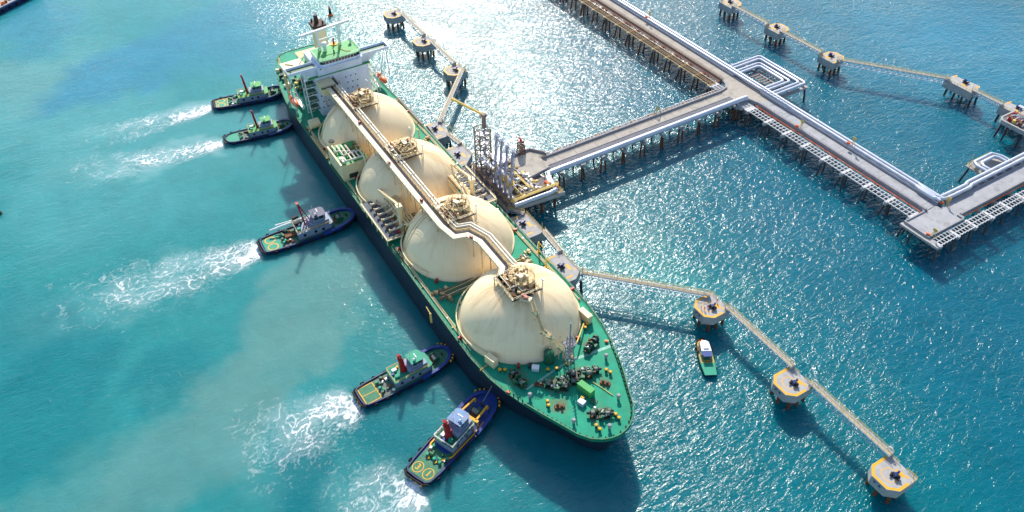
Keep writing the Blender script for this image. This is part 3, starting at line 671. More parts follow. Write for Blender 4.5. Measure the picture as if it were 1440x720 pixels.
rm.bar((-99.5,0,zt-.2),(-99.5,0,zt+5),.3); rm.bar((-99.5,6,zt+.3),(-99.5,6,zt+3.4),.25); rm.bar((-99.5,3.4,zt+2.6),(-99.5,10,zt+3.2),.3,.45); rm.bar((-99.5,-8,zt-.7),(-99.5,-8,zt+2.2),.2)
for y in (-12.5,-10,9.5): rm.bar((-99.5,y,zt-.6),(-99.5,y,zt+1.2),.3)
rm.build('radar_mast',M['white'],A_)
# funnel casing and aft deckhouse
fn=MB(); fn.mat(0).box(-132,-112.1,-9,10,ZD,27); fn.mat(1).box(-132.3,-112.2,-9.3,10.3,27,27.15)
fn.build('engine_casing',[M['bluewhite'],M['creamd']],ship)
fu=MB(); fu.M=Matrix.Translation((0,3.6,0));  fu.mat(0).prism([(-124.5,-3.7),(-123.7,-4.6),(-118.6,-4.6),(-117.8,-3.7),(-117.8,.1),(-118.6,1),(-123.7,1),(-124.5,.1)],27.15,43.2)
fu.mat(1).prism([(-125.1,-3.9),(-124,-5.1),(-118.3,-5.1),(-117.2,-3.9),(-117.2,.3),(-118.3,1.5),(-124,1.5),(-125.1,.3)],43.2,44.6)
fu.cyl(-121.5,-2,44.6,48.4,1.1,16,.9); fu.cyl(-119,0.2,44.6,46,.4,10); fu.cyl(-123.6,-3.6,44.6,46,.4,10)
fu.build('funnel',[M['cream'],M['funnelcap']],ship)
ah=MB(); ah.mat(0).box(-108,-96.3,-23.2,-13.2,35.2,36.4); 
for x_ in (-107,-98): 
    for y_ in (-22.6,-14): ah.mat(1).bar((x_,y_,ZD),(x_,y_,35.2),.4)
ah.mat(0).tube([(-106,-21,36.6),(-103,-18,36.6),(-100,-19,36.6),(-98,-15,36.6)],.25,6); ah.mat(1).rail([(-108,-23.2,36.4),(-96.3,-23.2,36.4),(-96.3,-13.2,36.4)],1.1,1.6,.08); ah.bar((-103.2,-15,36.4),(-99,-13.4,41.5),.35)
ah.build('stores_platform',[M['cream'],M['steel']],ship)
st=MB()   # open stair tower to starboard
for zz in (18,22,26,30): st.mat(0).box(-97,-91.5,-17.4,-12.5,zz,zz+.15); st.mat(1).rail([(-97,-17.4,zz+.15),(-91.5,-17.4,zz+.15),(-91.5,-12.6,zz+.15)],1.1,1.6,.08); st.bar((-97,-15,zz-4),(-92,-15,zz),.7,.2)
for x_,y_ in ((-97,-17.4),(-91.5,-17.4)): st.mat(1).bar((x_,y_,ZD),(x_,y_,34),.3)
for k in range(4): st.bar((-97,-17.4,ZD+k*4),(-91.5,-17.4,ZD+4+k*4),.2)
st.build('stair_tower',[M['greenm'],M['white']],ship)
st=MB()
for zz in (18,22,26,30): st.mat(0).box(-110,-92.5,13.7,16.6,zz,zz+.15); st.mat(1).rail([(-110,16.6,zz+.15),(-92.5,16.6,zz+.15),(-92.5,13.8,zz+.15)],1.1,1.6,.08)
for x_ in (-110,-101,-92.5): st.mat(1).bar((x_,16.6,ZD),(x_,16.6,30),.3)
st.build('side_gallery',[M['greenm'],M['white']],ship)
cr=MB(); rnd=random.Random(9)
for k in range(34):
    x=rnd.uniform(-143,-113); y=-rnd.uniform(10.5,17.5+(x+143)*.1); cr.mat(rnd.choice((0,1,2,3,4))); cr.cbox((x,y,ZD+.9),(rnd.uniform(.6,2.6),rnd.uniform(.5,1.8),rnd.uniform(.8,2.4)),rnd.random()).cut()
cr.build_each('deck_gear',[M['dark'],M['greenm'],M['rust'],M['cream'],M['yellowl']],ship)
cr=MB(); cr.cyl(-113.5,-20.6,ZD,27,.6,12); cr.bar((-113.5,-20.6,26.5),(-126,-19,30),.5,.6); cr.bar((-113.5,-20.6,28),(-126,-19,30.2),.12); cr.build('provision_crane',M['yellowl'],ship)
# lifeboats hang in their davits: things of their own
def lifeboat(x,y,z,label):
    t=thing('lifeboat',label,'lifeboat',(x,y,z),0,'lifeboats')
    m=MB(); secs=[(-4.6,.15,.3),(-4.2,1.1,.95),(-2.6,1.5,1.35),(0,1.6,1.5),(2.6,1.5,1.35),(4.2,1.0,.95),(4.7,.15,.3)]; vs=[];fs=[]; n=12
    for sx,w,h in secs:
        for j in range(n):
            a=2*math.pi*j/n; vs.append((x+sx,y+w*math.cos(a),z+h*math.sin(a)))
    for i in range(len(secs)-1):
        for j in range(n): k=(j+1)%n; fs.append((i*n+j,i*n+k,(i+1)*n+k,(i+1)*n+j))
    fs+=[tuple(reversed(range(n))),tuple(range((len(secs)-1)*n,len(secs)*n))]
    m.add(vs,fs,True); m.build('hull',M['orange'],t)
    c=MB(); c.prism([(x-2.9,y-.7),(x-1.2,y-.7),(x-1.2,y+.7),(x-2.9,y+.7)],z+1.2,z+2.1); c.build('conning_hood',M['orange'],t)
    w=MB(); w.box(x-1.19,x-1.15,y-.5,y+.5,z+1.6,z+1.95); w.build('window',M['window'],t)
    k=MB(); k.tube([(x-4.3,y-1.02,z+.1),(x-2.6,y-1.55,z+.1),(x+2.6,y-1.55,z+.1),(x+4.3,y-1.02,z+.1)],.1,6); k.tube([(x-4.3,y+1.02,z+.1),(x-2.6,y+1.55,z+.1),(x+2.6,y+1.55,z+.1),(x+4.3,y+1.02,z+.1)],.1,6); k.build('rubbing_strake',M['white'],t)
    dv=MB(); s=1 if y>0 else -1
    for xx in (x-3.4,x+3.4): dv.tube([(xx,y-s*3.0,ZD),(xx,y-s*3.0,z+2.2),(xx,y-s*1.2,z+3.4),(xx,y+s*.2,z+3.2)],.28,6); dv.bar((xx,y,z+3.2),(xx,y,z+1.2),.1)
    dv.box(x-4,x+4,y-s*2.9-.8,y-s*2.9+.8,z-1.9,z-1.7)
    dv.build('lifeboat_davit',M['white'],ship)
lifeboat(-104.5,-21.3,17.6,'orange lifeboat hanging on the tug side of the tanker'); lifeboat(-100.5,22.4,18.6,'orange lifeboat hanging on the jetty side of the tanker')

# cargo machinery house between the two aftermost tanks (starboard)
mh=MB(); mh.mat(0).box(-53.5,-37.6,-23.2,-11,ZD,22); mh.mat(1).box(-53.2,-37.9,-22.9,-11.2,22,22.08); mh.mat(0).box(-53.7,-37.4,-23.4,-22.7,22.0,22.7)
H_=mh.build('machinery_house',[M['cream'],M['roofgreen']],ship)
rp=MB(); rnd=random.Random(5)
for k in range(4):
    y=-21.5+k*1.7; rp.mat(0).tube([(-52+k*.8,y,22.1),(-52+k*.8,y,23.2),(-47+k,y,23.2),(-47+k,y+1.6,23.2),(-43,y+1.6,23.2),(-43,y+3.6,23.2),(-38.4+k*.2,y+3.6,23.2)],.38,8)
rp.tube([(-40.5,-20.5,22.1),(-40.5,-20.5,23.4),(-38.2,-20.5,23.4),(-38.2,-13,23.4),(-37,-13,23),(-37,-13,15)],.4,8)
for k in range(14): rp.mat(rnd.choice((1,2))).cbox((rnd.uniform(-50,-40),rnd.uniform(-17,-11.6),22.8),(rnd.uniform(.6,2.2),.7,rnd.uniform(.6,1.6)),rnd.choice((0,1.57)))
rp.mat(0).cyl(-41.8,-21.2,22,23.3,.95,14); rp.cyl(-39.6,-21,22,23.3,.95,14); rp.cyl(-48,-21.6,22,23.1,.6,12)
rp.build('roof_piping',[M['pipe'],M['creamd'],M['brown']],H_)
vt=MB(); vt.mat(0).cyl(-54.9,-20.6,ZD,23.6,1.1,14); vt.mat(1).cyl(-54.9,-20.6,23.6,24.0,1.25,14); vt.build('ventilator',[M['cream'],M['grate']],ship)
vt=MB(); vt.mat(0).hcyl((-83.2,-19.2,16.6),(0,1,.0),4.6,2.2,18); vt.build('bunker_drum',[M['cream']],ship)
ww=MB(); ww.box(-37.57,-37.45,-20.5,-16.5,15,17.2); ww.build('door',M['dark'],H_)
wb=MB()
for x_,z_ in ((-48,18),(-44,17),(-41,19.5)): wb.box(x_-.4,x_+.4,-23.28,-23.18,z_,z_+.7)
wb.build('vent_louvre',M['creamd'],H_)

# manifolds amidships, both sides
def manifold(s):
    m=MB(); z=16.6; y0,y1=sorted((s*17.4,s*23.9))
    m.mat(0).box(-16.8,9.2,y0,y1,z,z+.12); m.mat(1)
    ye=s*24.0; m.bar((-16.9,ye,z+.1),(9.4,ye,z+.1),.45,.5); m.bar((9.4,s*17.3,z+.1),(9.4,ye,z+.1),.35,.5)
    for k in range(6): m.bar((-16+k*5,ye,ZD),(-16+k*5,ye,z),.3)
    m.rail([(9.3,s*17.5,z+.2),(9.3,s*23.9,z+.2),(-16.8,s*23.9,z+.2)],1.1,1.7,.08)
    m.build('manifold_platform',[M['platform'],M['cream']],ship)
    for k in range(6):
        p=MB(); x=-12.6+k*3.7
        p.mat(0).tube([(x,s*21.2,18.1),(x,s*18.6,18.1),(x,s*16.6,18.1),(x,s*15.4,19.3),(x,s*13.6,19.3)],.42,10); p.mat(1).hcyl((x,s*21.3,18.1),(0,1,0),.35,.75,14); p.hcyl((x,s*19.3,18.1),(0,1,0),.25,.68,14); p.mat(2).bar((x,s*20.6,z),(x,s*20.6,17.8),.5)
        p.cyl(x+.1,s*18.5,18.4,19.6,.2,8)
        p.build('manifold_pipe',[M['pipe'],M['creamd'],M['brown']],ship)
    q=MB(); rnd=random.Random(11 if s>0 else 12)
    for k in range(5):
        yy=s*(15.6-k*.9); q.mat(rnd.choice((0,0,1))).tube([(-15+k,yy,19.6+k*.5),(7+k*.5,yy,19.6+k*.5),(9.5+k*.4,yy-s*2,20+k*.5),(9.5+k*.4,s*(8-k*.3),24+k),(4,s*5.8,30)],.36,8)
    for k in range(12): q.mat(rnd.choice((1,2))).bar((-15+k*2,s*15.8,ZD),(-15+k*2,s*15.8,20.3),.24); 
    for k in range(14): q.mat(rnd.choice((0,1,2))).cbox((rnd.uniform(-16,9),s*rnd.uniform(14,17),rnd.uniform(16,19.5)),(rnd.uniform(.5,1.6),rnd.uniform(.5,1.2),rnd.uniform(.6,1.6)),0)
    q.build('manifold_header',[M['cream'],M['creamd'],M['brown']],ship)
    c=MB()   # hose crane
    cx,cy=(4.6,s*15.8); c.mat(0).cyl(cx,cy,ZD,26,1.05,14,.85); c.cbox((cx,cy,26.6),(2.4,2.2,1.8))
    c.bar((cx,cy,27.2),(cx-19,cy+s*.6,22.5),.8,.9); c.mat(1).bar((cx-.5,cy,28.5),(cx-17,cy+s*.5,23.4),.12); c.bar((cx,cy,27),(cx,cy,29),.3)
    c.build('hose_crane',[M['cream'],M['creamd']],ship)
    r=MB(); r.cbox((7.4,s*18.2,17.2),(1.3,1,1.2),.2); r.build('fire_station',M['red'],ship)
manifold(-1); manifold(1)

# deck pipes, small gear between the tanks and along the sides
dp=MB(); rnd=random.Random(21)
for s in (1,-1):
    for k in range(3): 
        y=s*(22.4-k*.35); dp.mat(k%2).tube([(-86,y,ZD+.6),(-18 if k<2 else -30,y,ZD+.6)],.13,6); dp.tube([(12,y,ZD+.6),(72-k*6,y*.985,ZD+.6)],.13,6)
for i in range(3):
    xm=(TX[i]+TX[i+1])/2
    for k in range(5):
        x=xm-2.2+k*1.0; dp.mat(rnd.choice((0,1,2))).tube([(x,-19,ZD+.8),(x,-8-k,ZD+.9),(x,8+k*.6,ZD+.9),(x,18.5,ZD+.7)],.22,6)
    for s in (1,-1):
        for k in range(10): dp.mat(rnd.choice((1,2,1))).cbox((xm+rnd.uniform(-4.5,4.5),s*rnd.uniform(15.5,21),ZD+.7),(rnd.uniform(.4,1.6),rnd.uniform(.4,1.6),rnd.uniform(.5,1.5)),rnd.random())
dp.build('deck_piping',[M['cream'],M['creamd'],M['brown']],ship)
fit=MB()
for k in range(46):
    s=rnd.choice((1,-1)); x=rnd.uniform(-86,72)
    if abs(x+45)<9 and s<0 or abs(x+4)<14: continue
    cx=min(TX,key=lambda t:abs(t-x))
    y=s*rnd.uniform(21.8,23); fit.mat(rnd.choice((0,1,2,3))); fit.cyl(x,y,ZD,ZD+rnd.uniform(.5,1.2),.3,8).cut()
fit.build_each('deck_fitting',[M['yellowl'],M['dark'],M['steel'],M['red']],ship)
dk=MB()      # port-side hand crane posts (yellow) and aft mooring gear
for px_,py_ in ((757.5,350),(768,372)):
    p=P(px_,py_,16); dk.mat(0).bar((p.x,p.y,ZD),(p.x,p.y,19.5),.5); dk.bar((p.x,p.y,19.3),(p.x+2.6,p.y+.6,18.2),.3); dk.mat(1).cyl(p.x,p.y,ZD,ZD+.8,.7,10).cut()
p=P(606,448,16); dk.mat(0).bar((p.x,p.y,ZD),(p.x,p.y,18.6),.55); dk.bar((p.x,p.y,18.4),(p.x-3,p.y,19.2),.3).cut()
for px_,py_ in ((589,190),(600,204)): p=P(px_,py_,16); dk.bar((p.x,p.y,ZD),(p.x,p.y,19),.4); dk.bar((p.x,p.y,18.8),(p.x-2.4,p.y,18),.25).cut()
dk.build_each('davit_post',[M['yellowl'],M['yellow']],ship)
gw=MB()      # accommodation ladder lashed on the port rail (brown) and starboard (pale)
a=P(563,137,15.4);b=P(597,174,15.4); gw.mat(0).bar((a.x,23.4,15.4),(b.x,23.4,15.4),1.0,.35).cut()
gw.mat(1).bar((-76,-23.5,15.3),(-56,-23.5,15.3),.9,.3); gw.mat(1).rail([(-76,-23.1,15.4),(-56,-23.1,15.4)],.9,1.5,.08)
gw.build_each('accommodation_ladder',[M['steelb'],M['creamd']],ship)

# forecastle gear
def winch(px,py,rz,big=1.0):
    p=P(px,py,ZD+1); w=MB(); w.M=Matrix.Translation((p.x,p.y,ZD+.05))@Matrix.Rotation(rz,4,'Z')@Matrix.Scale(big,4)
    w.mat(0).box(-3.2,3.2,-1.3,1.3,0,.35)
    for x in (-3,-1.6,-.2,1.4,3.0): w.mat(rnd.choice((0,1))).hcyl((x,0,1.35),(1,0,0),.22,1.3,16)
    w.mat(2).hcyl((-2.3,0,1.35),(1,0,0),1.3,.75,12); w.mat(2).hcyl((2.2,0,1.35),(1,0,0),1.5,.75,12); w.mat(1).hcyl((.6,0,1.35),(1,0,0),1.4,.45,12)
    w.mat(0).hcyl((3.6,0,1.35),(1,0,0),1.0,.5,12); w.hcyl((-3.7,0,1.35),(1,0,0),1.0,.5,12)
    w.mat(1).box(-.5,.9,-1.9,-1.0,.35,1.7); w.mat(3).box(1.2,2.0,1.2,1.9,.3,1.3)
    for k in range(7): w.mat(rnd.choice((0,1,3,4))).cbox((rnd.uniform(-3,3),rnd.uniform(-1.8,1.8),rnd.uniform(.6,2.2)),(rnd.uniform(.3,.9),rnd.uniform(.3,.7),rnd.uniform(.3,.9)),rnd.random())
    w.build('mooring_winch',[M['dark'],M['greenm'],M['rope'],M['rust'],M['steel']],ship)
winch(817,526,1.05,1.15); winch(829,521,1.15,.95); winch(783,541,.85,1.15); winch(798,535,.9,.9); winch(844,582,1.0,1.0); winch(831.5,485,2.0,1.0); winch(728.5,533,.1,1.05); winch(850,577,1.0,.7)
def bollard(pxs):
    b=MB()
    for px,py in pxs: p=P(px,py,ZD+1.2); b.mat(1).cyl(p.x,p.y,ZD,ZD+1.1,.42,12); b.mat(0).lathe([(.55,ZD+1.1),(.62,ZD+1.25),(.45,ZD+1.5)],(p.x,p.y),12)
    if len(pxs)>1:
        p=P(*pxs[0],ZD);q=P(*pxs[1],ZD); b.mat(1).bar((p.x,p.y,ZD+.15),(q.x,q.y,ZD+.15),1.1,.2)
    b.build('bollard',[M['yellow'],M['greenm']],ship)
for bb in ([(770,563.5),(771.5,569.5)],[(852.5,519.5),(858.5,523)],[(865.8,582),(870.5,587)],[(838.5,597.5),(843.5,603)],[(804.5,502)],[(797.7,511)],[(770.5,519)],[(782.7,517.6)],[(703,519.5),(710,519.5)],[(683,487)],[(823,460),(826,455)]): bollard(bb)
for px,py in ((745.2,554),(852.5,499),(870,556),(807,590.5),(857.5,598)):
    p=P(px,py,ZD+2); v=MB(); v.cyl(p.x,p.y,ZD,ZD+1.9,.42,12); v.lathe([(.68,ZD+1.6),(.68,ZD+2.1),(.45,ZD+2.3)],(p.x,p.y),14); v.build('ventilator',M['parapet'],ship)
p=P(824,546,ZD+2); b=MB(); b.cbox((p.x,p.y,ZD+1.5),(5.6,2.2,3.0),.25); b.build('deck_store',M['roofgreen'],ship)
p=P(818,565.5,ZD+1); b=MB(); b.mat(0).cbox((p.x,p.y,ZD+.8),(2.2,1.8,1.5),.35); b.mat(1).cbox((p.x-1.3,p.y+1.2,ZD+.8),(1.2,.5,1.0),.35); b.build('hatch',[M['steel'],M['yellow']],ship)
p=P(835,565,ZD); b=MB(); b.cbox((p.x,p.y,ZD+.2),(2,2,.3),.6); b.build('hatch',M['greenm'],ship)
p=P(772,500,ZD+3); b=MB(); b.cyl(p.x,p.y,ZD,ZD+4.6,1.75,20); b.lathe([(1.75,ZD+4.6),(1.3,ZD+5.2),(.1,ZD+5.4)],(p.x,p.y),20); b.build('paint_tank',M['greenm'],ship)
p=P(753,517,ZD+1); b=MB(); b.mat(0).cbox((p.x,p.y,ZD+.8),(2.4,1.8,1.5),.9); b.mat(1).cbox((p.x-1.8,p.y-.8,ZD+.6),(1.4,1.6,1.1),.9); b.build('locker',[M['white'],M['dark']],ship)
for px,py,rz in ((691,507,.25),(823,444,.1)):
    p=P(px,py,ZD+1.8); b=MB(); b.cbox((p.x,p.y,ZD+1.8),(4.2 if py>500 else 5.2,2.1,3.4),rz); b.build('foam_locker',M['cream'],ship)
pl=MB(); a=P(673,522,ZD+.6);b=P(686,512,ZD+.6); pl.tube([(a.x,a.y+.5,ZD+.5),(b.x,b.y,ZD+.5)],.16,6).cut(); a=P(833,441,ZD+1);b=P(826,444,ZD+1); pl.tube([a,b],.16,6); pl.build_each('yellow_pipe',M['yellow'],ship)
fl=MB()
for px,py,rz in ((787,571,1.2),(851,538,.7),(758,540,1.0)):
    p=P(px,py,ZD+.6); fl.mat(0).cbox((p.x,p.y,ZD+.35),(3.2,1.3,.6),rz); fl.mat(1).cyl(p.x-.6,p.y-.4,ZD+.6,ZD+1.5,.4,10); fl.cyl(p.x+.6,p.y+.4,ZD+.6,ZD+1.5,.4,10).cut()
fl.build_each('roller_fairlead',[M['rust'],M['dark']],ship)
ds=MB()
for q_,(a,b,w) in enumerate((((858,487),(800,508),1.1),((800,508),(770,527),.8),((858,487),(863,484),1.6),((797,512),(800,545),.6),((740,548),(775,524),.7))):
    p=P(*a,ZD);q=P(*b,ZD); ds.strip([(p.x,p.y),(q.x,q.y)],w,ZD+.055+q_*.006,.008).cut()
ds.build_each('deck_stripe',M['stripe'],ship)
rx=MB(); p=P(712,552,ZD+.8); rx.cbox((p.x,p.y+.8,ZD+.45),(1.2,.7,.8),.5).cut(); p=P(853,479,ZD+.8); rx.cbox((p.x,p.y,ZD+.45),(1.2,.7,.8),.9); rx.build_each('safety_box',M['orange'],ship)
el=MB(); a=P(846,545,ZD+.3);b=P(833,537,ZD+.3);c=P(862,556,ZD+.3); el.tube([(b.x,b.y,ZD+.3),(a.x,a.y,ZD+.3),(c.x,c.y,ZD+.3)],.13,5); el.build('anchor_chain',M['yellowl'],ship)

# ------------------------------------------------------------------ jetty parts
def pile_group(pts,ztop,r,parent,m,rake=.10,name='pile'):
    for x,y,ax,ay in pts:
        b=MB(); b.tube([(x,y,ztop),(x+ax*rake*(ztop+1.5),y+ay*rake*(ztop+1.5),-1.5)],r,10); b.build(name,m,parent)
def hook_mb(x,y,z,rz=0):
    h=MB(); h.M=Matrix.Translation((x,y,z))@Matrix.Rotation(rz,4,'Z')
    h.mat(1).box(-1.0,1.0,-.9,.9,0,.45); h.mat(0).cyl(0,0,.45,1.7,.45,12); h.box(-.35,.35,-1.0,.4,.9,1.6); h.mat(1).box(-1.4,-.9,-1.3,.2,.4,.9); h.box(.9,1.4,-1.3,.2,.4,.9); h.mat(0).cyl(.3,.5,1.5,2.3,.35,10)
    return h
def make_dolphin():
    t=thing('mooring_dolphin','x','mooring dolphin',(0,0,0))
    out=[(-5.2,5.0),(-5.2,-2.6),(-2.7,-5.4),(2.7,-5.4),(5.2,-2.6),(5.2,5.0)]
    d=MB(); d.prism(out,4.3,8.0); d.build('platform',M['concrete'],t)
    y=MB(); y.strip([(-4.7,4.4),(-4.7,-2.4),(-2.5,-4.8),(2.5,-4.8),(4.7,-2.4),(4.7,1.6)],.85,8.004,.012); y.build('yellow_edge_marking',M['yellow'],t)
    y=MB(); y.ring((0,-.6),2.3,2.55,8.004,.01,28).cut(); y.box(-.2,2.6,1.7,3.0,8.004,8.02).cut(); y.box(2.65,3.6,2.7,3.4,8.004,8.02); y.build_each('deck_marking',M['yellow'],t)
    hook_mb(1.0,.3,8,0.3).build('mooring_hook',[M['blue'],M['black']],t)
    r=MB(); r.rail([(-5,4.8,8),(-1.2,4.8,8)],1.1,1.2,.08).cut(); r.rail([(1.2,4.8,8),(5,4.8,8),(5,2.2,8)],1.1,1.2,.08); r.build_each('railing',M['yellowl'],t); r=MB(); r.bar((4.2,4.2,8),(4.2,4.2,11.5),.15); r.build('light_pole',M['yellowl'],t)
    n=MB()
    for x_ in (-1.2,0.6): n.box(x_-.35,x_+.35,-5.46,-5.4,6.4,7.1).cut()
    n.build_each('name_plate',M['blue'],t)
    pile_group([(-3.6,-2.8,-1,-1),(0,-3.9,0,-1),(3.6,-2.8,1,-1),(-3.8,3.6,-1,1),(0,3.8,0,1),(3.8,3.6,1,1),(-3.8,.4,-1,0),(3.8,.4,1,0)],4.3,.6,t,M['pile'],.03)
    return t
dol=make_dolphin()
DL=[((-182,64.2),1,'concrete mooring dolphin at the loose end of the walkway past the tanker stern'),
    ((-142.2,64.3),1,'middle mooring dolphin of the three past the tanker stern'),
    ((-105,64.3),1,'mooring dolphin past the stern where the walkway bends back to the berth'),
    ((94.2,64.0),1,'mooring dolphin with workers standing on it, beside the small boat'),
    ((134.2,63.6),1,'mooring dolphin with blue hook halfway along the near walkway, no one on it'),
    ((174.2,63.8),1,'mooring dolphin at the very end of the near walkway, ahead of the bow'),
    ((-85.8,238.3),-1,'far berth mooring dolphin at the loose end of its walkway, beyond the brown trestle'),
    ((-48.3,238.5),-1,'far berth mooring dolphin between two pale walkways behind the pipe loop'),
    ((-9.4,239),-1,'far berth mooring dolphin where the long pale truss walkway begins')]
for i,((x,y),s,lab) in enumerate(DL):
    o=dol if i==0 else copy_tree(dol)
    o.location=(x,y,0); o.rotation_euler=(0,0,0 if s>0 else math.pi); o['label']=lab; o['group']='mooring dolphins'
# breasting dolphins
def breasting(poly,label,face,grp='breasting dolphins',ztop=8.5):
    cx=sum(p[0] for p in poly)/len(poly); cy=sum(p[1] for p in poly)/len(poly)
    t=thing('breasting_dolphin',label,'breasting dolphin',(cx,cy,0),0,grp)
    d=MB(); d.prism(poly,4.4,ztop); d.build('platform',M['concrete'],t)
    xs=[p[0] for p in poly]; ys=[p[1] for p in poly]; x0,x1,y0,y1=min(xs),max(xs),min(ys),max(ys)
    yf=y0 if face<0 else y1; yb=y1 if face<0 else y0
    m=MB(); s=-face
    m.box(x0+.4,x0+1.2,min(yf+s*.3,yf+s*3.6),max(yf+s*.3,yf+s*3.6),ztop+.004,ztop+.016).cut(); m.box(x1-2.6,x1-1.8,min(yf+s*.3,yf+s*3.2),max(yf+s*.3,yf+s*3.2),ztop+.004,ztop+.016).cut()
    m.box(cx-1.6,cx+1.6,cy+s*.9-.6,cy+s*.9+.6,ztop+.004,ztop+.016).cut()
    m.box(cx+1.6,cx+2.8,cy+s*2.6-.3,cy+s*2.6+.3,ztop+.004,ztop+.016).cut(); m.box(x0+.8,x0+1.8,yb-s*.9-.3,yb-s*.9+.3,ztop+.004,ztop+.016)
    m.build_each('deck_marking',M['yellow'],t)
    hook_mb(cx-1.2,cy-s*1.3,ztop,0 if face<0 else math.pi).build('mooring_hook',[M['blue'],M['black']],t)
    r=MB(); r.rail([(x0+.4,yb-s*.2,ztop),(x1-.4,yb-s*.2,ztop)],1.1,1.6,.08); r.build('railing',M['yellowl'],t); r=MB(); r.bar((x1-1,yb-s*.6,ztop),(x1-1,yb-s*.6,ztop+4),.15); r.build('light_pole',M['yellowl'],t)
    f=MB(); f.mat(0).box(cx-2.6,cx+2.6,min(yf,yf+face*.9),max(yf,yf+face*.9),2.2,7.6); f.mat(1).hcyl((cx-1.2,yf+face*.5,5),(0,1,0),1.2,.7,12)
    f.build('fender',[M['black'],M['dark']],t)
    dx=(x1-x0)/2-1.3
    pile_group([(cx+a*dx,cy+b*2.3,a,b) for a in (-1,-.33,.33,1) for b in (-1,1)],5.6,.55,t,M['pilegrey'],.06)
    return t
breasting([(14.2,27.8),(14.2,34.8),(28.6,35.0),(28.6,27.6)],'grey concrete breasting dolphin just forward of the loading platform',-1)
breasting([(41.8,27.2),(41.8,34.2),(54.2,34.7),(57.4,30.5),(57.4,27.2)],'breasting dolphin beside the foremost tank where the long walkway starts',-1)
breasting([(-66.3,28.8),(-65.4,37),(-52.2,34.2),(-52.2,27.6)],'aftmost breasting dolphin where the slanting walkway lands',-1)
breasting([(-42,27.4),(-43.6,35.9),(-33.8,36),(-27.8,29.6),(-27.8,27.4)],'breasting dolphin wedged between the gangway tower and the aft one',-1)
breasting([(37.0,267.6),(37.0,274.8),(50,276.6),(52.6,272),(52.6,267.6)],'far berth breasting dolphin where the longest walkway ends, clear of the platform',1)
breasting([(66.5,268.6),(66.5,275),(82,277),(82,268.6)],'far berth breasting dolphin tucked behind the far loading platform',1)
# truss walkways between dolphins
def bridge(p,q,z,label,m='concrete',deep=2.0,w=1.7,seg=2.6):
    p=Vector((*p,z));q=Vector((*q,z)); d=q-p; L=d.length; u=d/L; n=Vector((-u.y,u.x,0))*w/2
    mid=(p+q)/2
    t=thing('walkway_bridge',label,'walkway bridge',(mid.x,mid.y,0),0,'truss walkways between the dolphins')
    b=MB(); b.bar(p+Vector((0,0,.06)),q+Vector((0,0,.06)),w,.12); b.build('walkway_deck',M['yellowl'] if m=='y' else M['road'],t)
    s=MB(); k=int(L/seg); dn=Vector((0,0,-deep)); nn=n*1.06
    for sg_ in (1,-1):
        s.bar(p+nn*sg_-Vector((0,0,.1)),q+nn*sg_-Vector((0,0,.1)),.22); s.bar(p+nn*sg_+dn,q+nn*sg_+dn,.22)
        for i in range(k):
            a=p.lerp(q,i/k); c=p.lerp(q,(i+.5)/k); e=p.lerp(q,(i+1)/k)
            s.bar(a+nn*sg_-Vector((0,0,.1)),c+nn*sg_+dn,.13); s.bar(c+nn*sg_+dn,e+nn*sg_-Vector((0,0,.1)),.13)
    for i in range(k+1): a=p.lerp(q,i/k); s.bar(a+n+dn,a-n+dn,.12)
    s.build('truss',M['steel'],t)
    r=MB()
    for sg_ in (1,-1): r.rail([p+n*.95*sg_+Vector((0,0,.1)),q+n*.95*sg_+Vector((0,0,.1))],1.1,2.2,.08)
    r.build('handrail',M['yellowl'],t)
    hp=MB()
    for e,c in ((p,u),(q,-u)):
        b_=e+c*1.2+n*.9; hp.tube([b_+c*(1.1*math.cos(a))+Vector((0,0,1.5*math.sin(a)+.1)) for a in [math.pi*i/8 for i in range(9)]],.13,6).cut()
    if L>20: hp.build_each('cable_hoop',M['white'],t)
    for e,c in ((p,u),(q,-u)):
        l=MB(); l.cbox(e+c*.5+Vector((0,0,-(z-8)/2-.05 if z>8.2 else -.2)),(1.0,w*1.05,max(.3,z-8.0)),math.atan2(u.y,u.x)); l.build('bearing_block',M['concrete'],t)
bridge((-177,67.8),(-146.8,67.2),9.4,'yellowish walkway between the two upper dolphins past the stern')
bridge((-137.4,67.2),(-109.5,66.8),9.4,'yellowish walkway between the two lower dolphins past the stern')
bridge((-102.2,68),(-63.6,34.6),9.4,'slanting truss walkway from the aft berth dolphin up to the stern dolphins',deep=2.4)
bridge((56.2,33.6),(90.6,66.8),9.4,'long lattice walkway from the foremost berth dolphin to the workers platform',deep=2.6)
bridge((98.2,68),(130.4,68),9.4,'near walkway between the workers dolphin and the next platform')
bridge((138.2,68),(170.2,68),9.4,'walkway reaching the last dolphin ahead of the bow')
bridge((-81.5,235),(-53,235.4),9.4,'far berth walkway between its two outermost dolphins')
bridge((-43.8,235.6),(-14.2,236),9.4,'far berth walkway behind the pipe loop platform')
bridge((-5,237),(39,268.6),9.4,'longest pale truss walkway, in open water beyond the pipelines',deep=2.6)
bridge((51.5,269.4),(67.5,269.6),9.4,'short far walkway between the two far breasting dolphins')
bridge((28.2,34.4),(42.2,33.6),9.4,'short walkway linking the two forward breasting dolphins',deep=1.0)
bridge((-52.8,33.4),(-42.8,34.8),9.4,'short walkway linking the two aft breasting dolphins',deep=1.0)
bridge((9,29.6),(15.2,33.4),9.4,'little gangway from the loading platform to the next dolphin',deep=.8)

